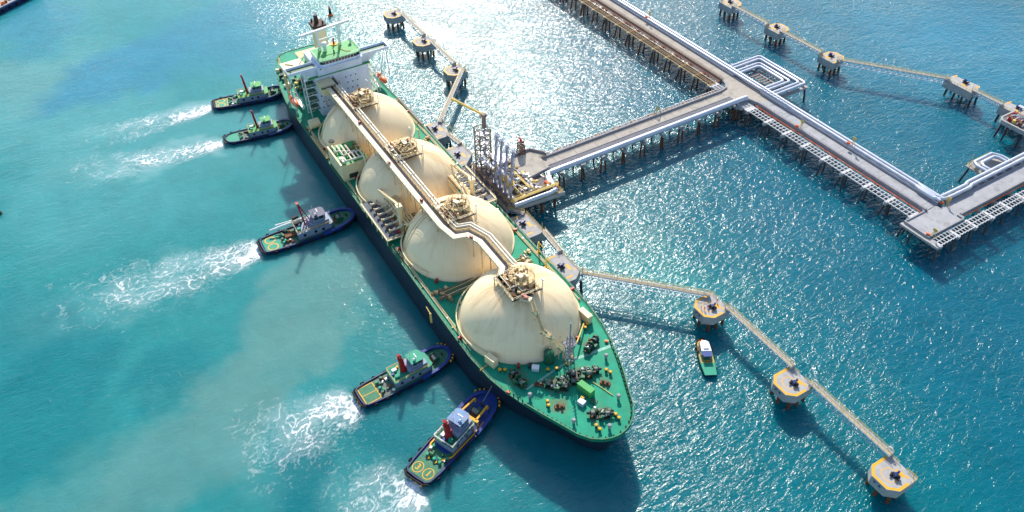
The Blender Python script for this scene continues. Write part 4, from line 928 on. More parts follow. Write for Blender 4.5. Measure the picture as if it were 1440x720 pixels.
# --- main pipeline trestle (runs parallel to the ship, y 164..184), the approach, the far right branch
def rack_bays(mb,x0,x1,yl,z,step,mcap,mbar,axis='x'):
    def pt(a,b,c): return (a,b,c) if axis=='x' else (b,a,c)
    L=x1-x0; n=max(1,round(L/step))
    for i in range(n+1):
        a=x0+L*i/n; mb.mat(mcap).bar(pt(a,yl[0]-.7,z),pt(a,yl[-1]+.7,z),1.3,.7)
    for y in yl: mb.mat(mbar).bar(pt(x0,y,z+.25),pt(x1,y,z+.25),.35,.4)
    for i in range(n):
        for k in range(1,6):
            a=x0+L*(i+k/6)/n; mb.bar(pt(a,yl[0]-.5,z+.45),pt(a,yl[-1]+.5,z+.45),.28,.25)
def trestle_x(name_label,x0,x1,road,warm,rackpipes,step=11.0,caplast=True):
    t=thing('pipeline_trestle',name_label,'trestle',((x0+x1)/2,173,0),0)
    d=MB(); d.mat(0).box(x0,x1,173.6,179.4,8.2,9.0); d.build('deck',M[road],t)
    jt=MB(); a=x0+4
    while a<x1: jt.box(a-.09,a+.09,173.65,179.4,9.003,9.012).cut(); a+=step
    jt.build_each('expansion_joint',M['platdeck'],t)
    k=MB(); k.box(x0,x1,172.2,173.5,8.0,10.0); k.build('parapet',M['parapetw' if warm else 'parapet'],t)
    k=MB(); k.box(x0,x1,179.5,179.9,8.0,9.6); k.box(x0,x1,179.9,184.2,8.0,8.4); k.build('kerb',M['parapet'],t)
    rail=MB(); rail.rail([(x0,173.0,10.0),(x1,173.0,10.0)],.9,2.4,.07); rail.build('handrail',M['steel'] if not warm else M['brown'],t)
    r=MB(); rack_bays(r,x0+1,x1-1,[164.9,167.2,169.2],8.2,step,0,0)
    r.build('pipe_rack',M['creamd' if warm else 'steelw'],t)
    for i,(yy,rr,zz) in enumerate(((181.0,.75,10.6),(183.0,.75,10.6),(180.0,.28,9.9))):
        p=MB(); p.tube([(x0,yy,zz),(x1,yy,zz)],rr,14); p.build('pipeline',M['silver'],t)
    sd=MB(); a=x0+3
    while a<x1: sd.bar((a,180,8.4),(a,180,9.9),.3); sd.box(a-.25,a+.25,180.2,183.8,8.4,9.9); a+=6
    sd.build('pipe_saddles',M['steel'],t)
    p=MB(); p.tube([(x0,170.5,8.9),(x1,170.5,8.9)],.2,8); p.build('firewater_pipe',M['coverall'] if not warm else M['red'],t)
    for yy,rr in rackpipes:
        p=MB(); p.tube([(x0,yy,9.1),(x1,yy,9.1)],rr,8); p.build('rack_pipe',M['brown'],t)
    n=round((x1-x0-2)/step)
    for i in range(n+1):
        xx=x0+1+(x1-x0-2)*i/n
        c=MB(); c.box(xx-.7,xx+.7,163.8,184.4,6.9,7.84); c.build('pile_cap',M['concrete'],t)
        pl=[(xx,165.6,0,-1.2),(xx,168.2,0,-.2),(xx,175,0,.2),(xx,182.4,0,1)]
        if i%2: pl=[(xx-.6,165.8,-1,-.8),(xx+.6,165.8,1,-.8),(xx,169,0,.1),(xx,181.5,0,1)]
        pile_group(pl,6.9,.42,t,M['pile'] if warm else M['pilegrey'],.14)
    return t
tm=trestle_x('long brown pipeline trestle on rusty piles beyond the tanker stern',-235,-21,'road',True,((165.6,.3),(166.6,.22),(168.1,.3),(171.2,.25)))
tr2=trestle_x('grey pipeline trestle with open white rack and orange pipe, between junction and bend',5,100,'roadgrey',False,())
# junction slab between them, with the approach road meeting it
tj=thing('trestle_junction','wide pale concrete junction where the approach road meets the main trestle','trestle',(-8,174,0))
j=MB(); j.prism([(-21,173.6),(-21,179.4),(5,179.4),(5,173.6),(-1.5,170.5),(-3.4,165),(-12.8,165),(-14,169),(-17,171)],8.2,9.0); j.build('deck',M['road'],tj)
j=MB(); j.box(-21,5,179.5,179.9,8.0,9.6); j.box(-21,5,179.9,184.2,8.0,8.4); j.strip([(-21,172.9),(-17.4,171.6),(-14.6,169.6),(-13.4,165)],.8,8.2,1.6); j.strip([(5,172.9),(-.5,171.4),(-2.8,168.2),(-3.2,165)],.8,8.2,1.6); j.build('parapet',M['parapet'],tj)
for yy,rr in ((181,.75),(183,.75)): p=MB(); p.tube([(-21,yy,10.6),(5,yy,10.6)],rr,14); p.build('pipeline',M['silver'],tj)
j=MB(); rack_bays(j,-20.5,-14,[165,167.2,169.2],8.2,6.5,0,0); j.cut(); rack_bays(j,-1.5,4.5,[165,167.2,169.2],8.2,6,0,0); j.build_each('pipe_rack',M['steelw'],tj)
vb=MB(); vb.box(-2,16,179.95,180.3,9,10.8)
for k in range(8): vb.cbox((-1+k*2.2,180.6,11.3),(.8,.6,1.0)); 
vb.tube([(-3,180.4,11.4),(18,180.4,11.4)],.3,8); vb.build('valve_station',M['steel'],tj)
j=MB(); j.box(-14,3,163.6,184.4,7.2,8.15); j.build('pile_cap',M['concrete'],tj)
pile_group([(x,y,0,s) for x in (-18,-12,-6,0) for y,s in ((166,-1),(174,0),(182.5,1))],7.2,.45,tj,M['pile'],.1)
# approach trestle (x -16.5..0.5)
ta=thing('approach_trestle','beige approach road trestle carrying one fat silver pipe to the loading platform','trestle',(-7,112,0))
y0,y1=58.6,165
a=MB(); a.box(-12.9,-7.3,y0,y1,8.2,9.0); a.build('deck',M['road'],ta)
a=MB(); yy=y0+6
while yy<y1: a.box(-12.9,-7.3,yy-.09,yy+.09,9.003,9.012).cut(); yy+=11.2
a.build_each('expansion_joint',M['platdeck'],ta)
a=MB(); a.box(-13.9,-12.95,y0,y1,8.0,9.9); a.box(-7.25,-6.8,y0,y1,8.0,9.7); a.build('parapet',M['parapet'],ta)
rl=MB(); rl.rail([(-13.3,y0,9.9),(-13.3,y1,9.9)],.9,2.4,.08); rl.build('handrail',M['brown'],ta)
for k,xx in enumerate((-6.2,-5.5,-4.8)): p=MB(); p.tube([(xx,y0,9.3),(xx,y1,9.3)],.3,8); p.build('rack_pipe',M['parapet'],ta)
p=MB(); p.tube([(-3.8,y0,9.6),(-3.8,y1,9.6)],.22,8); p.build('rack_pipe',M['silver'],ta)
p=MB(); p.tube([(-1.4,y0-3,10.1),(-1.4,169,10.1),(-.9,170.4,10.1)],1.25,18); p.build('main_pipe',M['silver'],ta)
sd=MB(); yy=y0+2
while yy<y1: sd.box(-6.6,.2,yy-.3,yy+.3,8.2,9.0); sd.box(-2.4,-.4,yy-.2,yy+.2,8.9,9.2); sd.cyl(-3.2,yy+2,9,10.2,.25,8); yy+=5.2
sd.build('pipe_saddles',M['steel'],ta)
fr=MB(); yy=y0+2
while yy<y1-6:
    fr.mat(0).box(-16.4,-14,yy-.9,yy+.9,8.0,8.9); fr.mat(1)
    for k in range(1,6): fr.bar((-16.2,yy+k*1.6,9),(-14.2,yy+k*1.6,9),.3,.25)
    fr.bar((-16.1,yy,9.0),(-16.1,yy+10.4,9.0),.28,.3); fr.bar((-14.3,yy,9.0),(-14.3,yy+10.4,9.0),.22,.25); yy+=10.4
fr.build('side_rack',[M['creamd'],M['steelw']],ta)
for i in range(10):
    yy=y0+4+i*11.2
    c=MB(); c.box(-16.2,.6,yy-.7,yy+.7,6.9,7.95); c.build('pile_cap',M['concrete'],ta)
    pile_group([(-1,yy-.4,1,-.3),(-1.2,yy+.6,.4,.8),(-8,yy,0,0),(-14.6,yy,-1,0)] if i%2 else [(-1,yy-1,.8,-.5),(-1,yy+1,.8,.5),(-8,yy,0,0),(-14.6,yy,-1,0)],6.9,.42,ta,M['pile'],.1)
af=MB(); af.bar((-14,125,9),(-14,125.5,13.5),.3); af.bar((-14,128.5,9),(-14,125.5,13.5),.3); af.bar((-14,122.6,9),(-14,125.5,13.5),.3); af.build('a_frame',M['yellowl'],ta)
# right branch (x 98.5..117)
tb=thing('pipeline_trestle','grey trestle branch turning off at the bend, with a small pipe loop','trestle',(108,215,0))
y0,y1=172,300
b=MB(); b.box(101.9,108.6,y0,y1,8.2,9.0); b.prism([(100.4,160.2),(100.4,173.6),(100.1,179.4),(101.9,179.4),(101.9,172),(108.6,172),(108.6,180.6),(111.2,180.6),(111.2,160.2)],8.2,9.0); b.build('deck',M['roadgrey'],tb)
b=MB(); b.box(108.65,109.5,182,y1,8.0,10.0); b.box(108.65,111.2,180.6,181.8,8.2,9.6); b.box(101.4,101.85,183,y1,8,9.6); b.strip([(111.4,181),(111.4,160),(100.2,160),(100.2,171.4),(98,172.6)],.5,8.0,1.5); b.box(98,101.4,184.4,y1,8,8.4); b.build('parapet',M['parapet'],tb)
b=MB(); b.box(111.7,117.2,158.2,160.2,7.6,8.6); b.box(99.6,111.7,158.2,159.7,7.6,8.5); b.build('edge_beam',M['concrete'],tb)
b=MB(); rack_bays(b,160.5,y1,[112.6,114.6,116.6],8.2,10.5,0,0,'y'); b.build('pipe_rack',M['steelw'],tb)
for q,(o,rr) in enumerate(((0,.75),(2.0,.75))):
    p=MB(); p.tube([(88,181+o,10.6),(90.5,180.2+o,10.6),(97+o*-.4,179.9+o*.9,10.6),(98.6-o*.2,181.4+o*.6,10.6),(100.4-o,184.5+o*.2,10.6),(100.7-o,199,10.6),(99.9-o,201,10.6),(100.2-o,y1,10.6)],rr,14); p.build('pipeline',M['silver'],tb)
p=MB(); p.tube([(110.4,183,8.9),(110.4,y1,8.9)],.2,8); p.build('firewater_pipe',M['coverall'],tb)
b=MB(); yy=186
while yy<y1: b.box(97.6,101.2,yy-.25,yy+.25,8.4,9.9); yy+=6
b.build('pipe_saddles',M['steel'],tb)
for i in range(12):
    yy=161+i*10.5
    c=MB(); c.box(98 if i>2 else 99.4,117.2,yy-.7,yy+.7,6.9,7.9); c.build('pile_cap',M['concrete'],tb)
    pile_group([(115.6,yy,1,-.3),(113.2,yy,.3,0),(104,yy,0,0),(100,yy,-1,0)],6.9,.42,tb,M['pilegrey'],.14)
# loop on the right branch
b=MB(); b.box(88.5,98,213.5,229.5,8.0,8.5); b.build('loop_platform',M['concrete'],tb)
for q in range(2):
    o=q*2.0; p=MB(); p.tube([(98.6-o*.0,229.5-o,10.6),(94-0,229.5-o,10.6),(90.4+o,227.5-o*.6,10.6),(90.4+o,216+o,10.6),(92.4+o,214.5+o,10.6),(98.4,214.5+o,10.6)],.7,12); p.build('expansion_pipe',M['silver'],tb)
p=MB(); p.rail([(88.8,229.2,8.5),(88.8,213.8,8.5),(97.5,213.8,8.5)],1.3,1.4,.1); p.bar((88.8,216,8.5),(88.8,216,13.5),.2); p.bar((98,229,9),(101,231,14),.15); p.build('yellow_railing',M['yellowl'],tb)
pile_group([(90,215,-1,-1),(90,228,-1,1)],8,.45,tb,M['pilegrey'],.14)
# expansion loop platform behind the junction
tl=thing('expansion_loop_platform','square platform carrying nested silver pipe loops behind the junction','pipe platform',(-12,194,0))
b=MB()
for q in (0,1):
    pass
b.box(-29,5.8,184.6,186.4,7.6,8.4); b.box(-29,5.8,203.4,205.2,7.6,8.4); b.box(-29.2,-27.4,184.6,205.2,7.7,8.5); b.box(4.2,6,184.6,205.2,7.7,8.5); b.box(-18,-16.6,186.4,203.4,7.6,8.4); b.box(-6,-4.6,186.4,203.4,7.6,8.4); b.box(-27.4,4.2,193.8,195.4,7.5,8.3)
b.build('frame',M['concrete'],tl)
g=MB()
for k in range(13): g.box(-25.4+k*2.1,-24.5+k*2.1,188.5,193.7,8.3,8.55); g.box(-25.4+k*2.1,-24.5+k*2.1,195.5,199.5,8.3,8.55)
g.build('grating',M['steelb'],tl)
for q in range(4):
    o=q*2.15; oo=o+(.9 if q>1 else 0)
    p=MB(); p.tube([(-27.6+oo,183.2,10.4),(-27.6+oo,203-oo,10.4),(-26.6+oo,204-oo,10.4),(3.4-oo,204-oo,10.4),(4.6-oo,203-oo,10.4),(4.6-oo,183.2,10.4)],.72,12); p.build('expansion_pipe',M['silver'],tl)
s=MB()
for x in (-27.6,-20,-10,0,4.6):
    for y in (187,194,203): s.box(x-.2,x+.2,y-.2,y+.2,8.3,9.7)
for y in (196.5,198.4,201,203): s.bar((-22,y,9.5),(0,y,9.5),.3)
s.build('pipe_saddles',M['steel'],tl)
pile_group([(x,y,s1,s2) for x,s1 in ((-28,-1),(-12,0),(5,1)) for y,s2 in ((186,0),(204,1))],7.6,.5,tl,M['pile'],.1)
# small stands on the trestles
def lightstand(x,y,z,label,c='yellowl'):
    t=thing('escape_stand',label,'stand',(x,y,z))
    b=MB(); b.bar((x,y,z),(x,y,z+4.2),.22); b.bar((x+1.4,y,z),(x,y,z+3.6),.15); b.bar((x-1.2,y+.5,z),(x,y,z+3.6),.15); b.box(x-.9,x+.9,y-.1,y+.1,z+3.0,z+4.2); b.build('frame',M[c],t)
    b=MB(); b.cbox((x-1.6,y-.8,z+.6),(1.4,.8,1.0),.4); b.build('hose_box',M['coverall'],t)
lightstand(54.5,180.6,11.3,'yellow stand with orange box astride the silver pipes of the grey trestle')
lightstand(102.2,182.6,9.0,'yellow stand tucked inside the bend of the silver pipes')
lightstand(31.5,173.0,10.0,'yellow stand on the parapet of the grey trestle near the junction')
lightstand(-91,181,11.3,'pale stand with box on the far brown trestle pipes')
lightstand(112.0,161.5,9.0,'small yellow stand at the outer tip of the bend slab')
# loading platform
lp=thing('loading_platform','crowded loading platform beside the tanker with piping and a pale concrete apron','jetty platform',(-4,42,0))
b=MB(); b.prism([(-23,28),(-22,36),(-20,50),(12.6,55),(10.2,28)],8.4,9.6); b.build('lower_deck',M['platdeck'],lp)
b=MB(); b.prism([(12.8,55.3),(10.4,27.7),(-23.2,27.7),(-23.2,28.6),(9.5,28.6),(11.7,54.9)],7.9,9.75); b.build('edge_beam',M['concrete'],lp)
b=MB(); b.prism([(-20,49.4),(-20.2,58),(-14.6,62),(-12.9,62.3),(-12.9,59),(-7.3,59),(-4.4,58.4),(-2.6,47.6),(-11.6,44.3)],9.6,10.3); b.build('concrete_apron',M['road'],lp)
b=MB(); b.strip([(-11.6,44.3),(-20,49.2),(-20.3,58),(-14.7,62.2),(-13.3,62.3)],.6,9.7,1.7); b.strip([(-4.2,58.2),(-2.4,47.6),(-11.4,44.1)],.55,9.7,1.5); b.build('parapet',M['parapet'],lp)
b=MB(); b.rail([(-22.8,28.2,9.75),(10,28.2,9.75),(12.3,54.6,9.75),(-2,53,9.75)],1.2,1.5,.09,bars=3); b.build('railing',M['yellowl'],lp)
gp=MB()   # gallery walkway along the berthing face
gp.mat(0).box(-22,9.5,28.9,30.4,12.6,12.8); gp.mat(1)
for k in range(9): gp.bar((-21.8+k*3.9,29.1,9.6),(-21.8+k*3.9,29.1,12.6),.22); gp.bar((-21.8+k*3.9,30.2,9.6),(-21.8+k*3.9,30.2,12.6),.22)
gp.rail([(-22,28.9,12.8),(9.5,28.9,12.8)],1.1,1.6,.09); gp.rail([(-22,30.4,12.8),(9.5,30.4,12.8)],1.1,1.6,.09); gp.build('face_gallery',[M['brown'],M['steelb']],lp)
gp=MB(); gp.mat(0).box(8.3,9.8,31,54,12.2,12.4); gp.mat(1).rail([(9.8,30.4,12.4),(9.8,54,12.4)],1.1,1.6,.09); gp.rail([(8.3,30.4,12.4),(8.3,54,12.4)],1.1,1.6,.09)
for k in range(6): gp.bar((9,32+k*4.2,9.6),(9,32+k*4.2,12.2),.25)
gp.build('end_gallery',[M['yellowl'],M['yellowl']],lp)
for k,(xx,yy0) in enumerate(((-1.4,56),(1.2,53.5))):
    p=MB(); p.tube([(xx,yy0,10.6),(xx+2.4,yy0-1.4,10.6),(10.6-k*2.4,52-k*2.5,10.8),(11.2-k*2.4,49-k*2.2,10.8),(10.6-k*2.6,31.5+k*2,10.8)] if k==0 else [(xx,yy0,10.6),(4.4,52.4,10.6),(7.6,49.8,10.6),(7.4,40,10.6),(4.6,38,10.6)],.95-.2*k,14); p.build('product_pipe',M['silver'],lp)
rnd=random.Random(77)
for g_ in range(5):
    q=MB()
    for k in range(11):
        x=rnd.uniform(-9,5.5); y=rnd.uniform(37.8,46.5); zz=10.2+rnd.random()*2.2; L=rnd.uniform(2,5)
        q.mat(rnd.choice((0,0,1,2,0)))
        q.tube([(x,y,zz-.8),(x,y,zz),(x+L*.6,y+rnd.choice((0,0,1)),zz),(x+L*.6,y+rnd.uniform(-2,2),zz),(x+L*.6,y+rnd.uniform(-2,2),9.7)],rnd.uniform(.15,.38),8).cut()
    q.build_each('platform_pipe',[M['silver'],M['yellowl'],M['steelb'],M['white'],M['brown']],lp); q=MB()
    for k in range(8): q.mat(rnd.choice((0,1,2,3))); q.cyl(rnd.uniform(-9,7),rnd.uniform(37,48),9.6,rnd.uniform(10.5,12.6),rnd.uniform(.3,.7),10).cut()
    q.build_each('valve',[M['silver'],M['yellowl'],M['steelb'],M['white']],lp); q=MB()
    for k in range(6): q.mat(rnd.choice((1,2,4))); q.cbox((rnd.uniform(-20,7),rnd.uniform(38,47),10.3),(rnd.uniform(.6,2),rnd.uniform(.6,2),rnd.uniform(.8,2)),rnd.random()).cut()
    q.build_each('equipment_box',[M['silver'],M['yellowl'],M['steelb'],M['white'],M['brown']],lp)
q=MB()
for k in range(4): q.mat(0).box(-8+k*4.6,-4.4+k*4.6,37.2,37.5,9.6,12.2); q.rail([(-9+k*4.4,38,12.3),(-9+k*4.4,46,12.3)],1.0,1.5,.09)
q.mat(0).box(-9.4,6,42,43,12.1,12.25); q.rail([(-9.4,42,12.25),(6,42,12.25)],1,1.5,.09); q.build('service_frames',[M['yellowl']],lp)
q=MB(); q.cbox((5,51.2,10.7),(2.4,1.2,1.6),.2); q.cbox((8.6,53.4,10.4),(1.2,1.2,1.2),.2); q.build('fire_cabinet',M['coverall'],lp)
b=MB(); b.mat(0).box(-21.5,-13.4,38,43,9.6,14.5); b.mat(1).box(-21.8,-13.1,37.7,43.3,14.5,14.8); b.build('control_cabin',[M['steelb'],M['steel']],lp)
for x in (-20,-12,-4,4,9):
    for y in (30,38,46,52.6):
        if y>50 and x<0: continue
        pile_group([(x,y,0,0)],8.4,.55,lp,M['pile'],0)
# loading arms: each stands on the platform as a thing of its own
def arm(x,y,i,label):
    t=thing('marine_loader',label,'loading arm',(x,y,9.6),0,'marine loading arms')
    b=MB(); b.cyl(x,y,9.6,19.5,.62,16); b.cyl(x,y,9.6,10.1,1.2,16); b.cyl(x,y,14,14.4,.8,16); b.cyl(x,y,17,17.4,.8,16); b.tube([(x-.9,y+.5,9.6),(x-.9,y+.5,18.8),(x-.2,y+.1,19.4)],.16,8); b.build('riser',M['arms'],t)
    def lattice(b,p,q,w,r,n):
        p=Vector(p);q=Vector(q)
        for dx,dy in ((-w,-w),(w,-w),(w,w),(-w,w)): b.tube([p+Vector((dx,dy,0)),q+Vector((dx*.7,dy*.7,0))],r,6)
        for k in range(n):
            a=p.lerp(q,k/n); c=p.lerp(q,(k+1)/n); sg=1 if k%2 else -1
            for d in (-w,w): b.bar(a+Vector((d,-w*sg,0)),c+Vector((d,w*sg,0)),.1); b.bar(a+Vector((-w*sg,d,0)),c+Vector((w*sg,d,0)),.1)
    b=MB(); lattice(b,(x,y+.3,19.5),(x,y+1.8,32.4),.5,.13,9); b.tube([(x,y+.3,19.5),(x,y+1.8,32.4)],.26,10); b.cbox((x+.2,y-.6,19.6),(1.7,1.0,1.3)); b.bar((x,y+.2,23),(x,y-1.3,20),.14); b.build('inboard_arm',M['arms'],t)
    b=MB(); b.tube([(x-.8,y+1.8,32.6),(x-.8,y+1.2,25),(x-.8,y+.9,16.8)],.24,10); lattice(b,(x-.8,y+1.0,17),(x-.8,y+1.6,32),.35,.09,10); b.cbox((x-.8,y+.9,16.4),(.8,.9,1.1)); b.tube([(x-.8,y+.9,16),(x-.8,y+.2,15.2),(x-.8,y-.4,15.4)],.24,8); b.build('outboard_arm',M['arms'],t)
    b=MB()
    for xx in (-.55,.15):
        pts=[(x+xx,y+1.8+1.05*math.cos(a),32.6+1.05*math.sin(a)) for a in [2*math.pi*k/16 for k in range(17)]]; b.tube(pts,.11,6,False)
        for k in range(4): a=math.pi*k/4; b.bar((x+xx,y+1.8-1.05*math.cos(a),32.6-1.05*math.sin(a)),(x+xx,y+1.8+1.05*math.cos(a),32.6+1.05*math.sin(a)),.1)
    b.hcyl((x-.2,y+1.8,32.6),(1,0,0),1.7,.32,12); b.build('pantograph_wheel',M['arms'],t)
    b=MB(); b.bar((x+.3,y+.8,20.2),(x+.3,y+3.0,18.6),.35); b.cbox((x+.3,y+3.3,18.3),(1.1,1.3,1.2)); b.build('counterweight',M['arms'],t)
    b=MB(); b.tube([(x+.5,y+2.7,32.6),(x+.5,y+1.0,20)],.06,5); b.tube([(x+.5,y+.9,32.6),(x+.5,y-.5,20)],.06,5); b.build('steering_cable',M['grate'],t)
    b=MB(); b.rail([(x-1.3,y-1.3,17.6),(x+1.3,y-1.3,17.6),(x+1.3,y+1.3,17.6),(x-1.3,y+1.3,17.6)],1.1,1.3,.09,True); b.ring((x,y),.85,1.9,17.4,.15,16)
    b.bar((x-.9,y-.95,9.6),(x-.9,y-.95,17.6),.12); b.bar((x-.4,y-.97,9.6),(x-.4,y-.97,17.6),.12)
    for k in range(9): b.bar((x-.9,y-.95,10+k*.85),(x-.4,y-.97,10+k*.85),.1)
    b.build('maintenance_platform',M['yellowl'] if i!=1 else M['steel'],t)
for i,(x,lab) in enumerate(((-8.7,'first pale blue loading arm beside the gangway tower'),(-4.5,'second pale blue loading arm from the gangway tower'),(-.1,'third loading arm from the gangway tower, next to the foremost one'),(4.3,'foremost loading arm, last in the row from the gangway tower'))): arm(x,33.6,i,lab)
# gangway tower with its slewing boom
gt=thing('gangway_tower','tall brown lattice gangway tower with a slim boom beside the loading arms','gangway tower',(-21,35,9.6))
b=MB(); cx,cy,hw=-19.6,34.2,2.5
for dx in (-1,1):
    for dy in (-1,1): b.bar((cx+dx*hw,cy+dy*hw,9.6),(cx+dx*hw,cy+dy*hw,31),.4)
for k in range(9):
    z0=9.6+k*2.38; z1=z0+2.38
    for (ax,ay),(bx_,by_) in (((-1,-1),(1,-1)),((1,-1),(1,1)),((1,1),(-1,1)),((-1,1),(-1,-1))):
        b.bar((cx+ax*hw,cy+ay*hw,z1),(cx+bx_*hw,cy+by_*hw,z1),.25); b.bar((cx+ax*hw,cy+ay*hw,z0),(cx+bx_*hw,cy+by_*hw,z1),.2)
b.build('lattice_frame',M['steelb'],gt)
b=MB()
for k in range(4): b.box(cx-2.2,cx+2.2,cy-2.2,cy+2.2,13+k*5,13.2+k*5); b.bar((cx-1.8,cy-1+k%2*2,13+k*5),(cx+1.8,cy-1+k%2*2,18+k*5 if k<3 else 30),.9,.25)
b.build('stairs',M['steel'],gt)
b=MB(); b.cyl(cx,cy+1,31,36.5,1.0,14,.8); b.cbox((cx,cy+1,36.6),(2.0,1.8,1.8),.5); b.build('slew_post',M['steelb'],gt)
b=MB(); p0=Vector((cx,cy+1,37)); p1=P(640,141,41); b.bar(p0,p1,.7,.8); b.bar(p1-Vector((0,0,.2)),p1+(p1-p0).normalized()*1.6,1.3,1.0); b.build('boom',M['yellowl'],gt)
b=MB(); b.bar((cx+3.2,cy-3.5,19),(cx+13.5,cy-2.8,19.4),1.4,.3); b.rail([(cx+3.2,cy-4.2,19.2),(cx+13.5,cy-3.5,19.6)],1.1,1.5,.09); b.build('gangway',M['steel'],gt)
# red-brown monitor tower behind the arms
mt=thing('fire_monitor_tower','rusty red lattice monitor tower behind the loading arms','monitor tower',(-19,53.4,9.6))
b=MB(); cx,cy,hw=-20.4,53.6,1.5
for dx in (-1,1):
    for dy in (-1,1): b.bar((cx+dx*hw,cy+dy*hw,9.6),(cx+dx*hw*.6,cy+dy*hw*.6,17),.3)
for k in range(5):
    z0=9.6+k*1.45; s=hw*(1-.08*k)
    for (ax,ay),(bx_,by_) in (((-1,-1),(1,-1)),((1,-1),(1,1)),((1,1),(-1,1)),((-1,1),(-1,-1))): b.bar((cx+ax*s,cy+ay*s,z0+1.45),(cx+bx_*s,cy+by_*s,z0+1.45),.2); b.bar((cx+ax*s,cy+ay*s,z0),(cx+bx_*s,cy+by_*s,z0+1.45),.2)
b.build('lattice_frame',M['rust'],mt)
b=MB(); b.cyl(cx,cy,17,18,.5,10); b.bar((cx,cy,18),(cx-1.5,cy-1.8,18.8),.35); b.cbox((cx,cy,17),(2.2,2.2,.2)); b.build('monitor',M['red'],mt)
# far berth loading platform at the right edge
fp=thing('loading_platform','far loading platform with red gear on top, beside the far breasting dolphin','jetty platform',(85,262,0))
b=MB(); b.prism([(74.4,258.5),(76,256.2),(104,256.2),(104,268),(74.4,268)],8.6,9.9); b.build('deck',M['platdeck'],fp)
b=MB(); b.prism([(74,258.3),(75.8,255.7),(104,255.7),(104,256.5),(76.2,256.5),(74.8,258.6),(74.8,268),(74,268)],8.2,10.2); b.build('edge_beam',M['concrete'],fp)
b=MB(); b.mat(3).box(76,90,264.6,266.4,14.6,14.8)
for x in (77,83,89): b.bar((x,265.5,9.9),(x,265.5,14.6),.3)
for k in range(26): b.mat(rnd.choice((0,1,2,3))); b.cbox((rnd.uniform(76,96),rnd.uniform(257.5,264),10.6),(rnd.uniform(.6,2),rnd.uniform(.6,1.6),rnd.uniform(.8,2.4)),rnd.random())
for k in range(7): b.mat(3).tube([(77+k*2.4,258,10.4),(77+k*2.4,262.5,10.9),(79+k*2.4,263.6,11.4)],.3,8)
b.build('platform_gear',[M['rust'],M['yellowl'],M['red'],M['silver']],fp)
pile_group([(76,258,-.6,-.6),(79,258,0,-.6),(86,258,0,-.4),(92,258,0,-.4),(76,266,-.6,0)],8.4,.45,fp,M['pilegrey'],.12)
# pier corner cut by the top left
a=P(-2,13,3.2);b=P(30,-3,3.2); u=(b-a).normalized(); nn=Vector((-u.y,u.x,0)); nn=nn if nn.x<0 else -nn
tp=thing('barge','corner of a moored barge with orange gear on deck, far astern of the tugs','barge',((a.x+b.x)/2,(a.y+b.y)/2,0))
A=a-u*16;B=b+u*14; quad=[(A.x,A.y),(B.x,B.y),(B.x+nn.x*18,B.y+nn.y*18),(A.x+nn.x*18,A.y+nn.y*18)]
m=MB(); m.prism(quad,-1,2.95); m.build('hull',M['tughull'],tp)
m=MB(); m.prism([(x+nn.x*.2*(1 if k<2 else -1),y+nn.y*.2*(1 if k<2 else -1)) for k,(x,y) in enumerate(quad)],2.9,3.15); m.build('deck',M['road'],tp)
m=MB(); m.strip([quad[3],quad[0],quad[1],quad[2]],.7,2.7,.9); m.build('bulwark',M['tugrail'],tp)
for k in range(9):
    q=A.lerp(B,(k+.5)/9)-nn*.5; m=MB(); m.cyl(q.x,q.y,.6,2.6,.6,10); m.build('tyre_fender',M['black'],tp)
for k in range(8):
    q=A.lerp(B,rnd.uniform(.25,.8))+nn*rnd.uniform(1.5,6); m=MB(); m.cbox((q.x,q.y,3.8),(rnd.uniform(1,2.6),rnd.uniform(.8,1.8),1.4),rnd.random()); m.build('cargo_crate',M[rnd.choice(('orange','white','blue','rust'))],tp)
# ------------------------------------------------------------------ buoys
p=P(465,22,0); by=thing('channel_buoy','orange and black channel buoy floating beyond the tanker stern','buoy',(p.x,p.y,0))
b=MB(); b.lathe([(1.5,-.6),(1.6,.2),(1.6,.7),(.6,1.2)],(p.x,p.y),16); b.build('float',M['orange'],by)
b=MB(); b.lathe([(.95,1.2),(.55,4.6)],(p.x,p.y),12); b.build('tower',M['black'],by)
b=MB(); b.cyl(p.x,p.y,4.6,5.0,.75,12); b.lathe([(.5,5),(.05,6.6)],(p.x,p.y),10); b.build('top_mark',M['orange'],by)
p=P(-1,301,0); by=thing('mooring_buoy','small dark mooring buoy in open turquoise water','buoy',(p.x,p.y,0))
b=MB(); b.lathe([(1.0,-.5),(1.25,.2),(1.25,1.0),(.9,1.4)],(p.x,p.y),16); b.build('float',M['dark'],by); b=MB(); b.cyl(p.x,p.y,1.4,2.2,.3,10); b.ring((p.x,p.y),.1,.5,2.2,.15,12); b.build('ring',M['rust'],by)

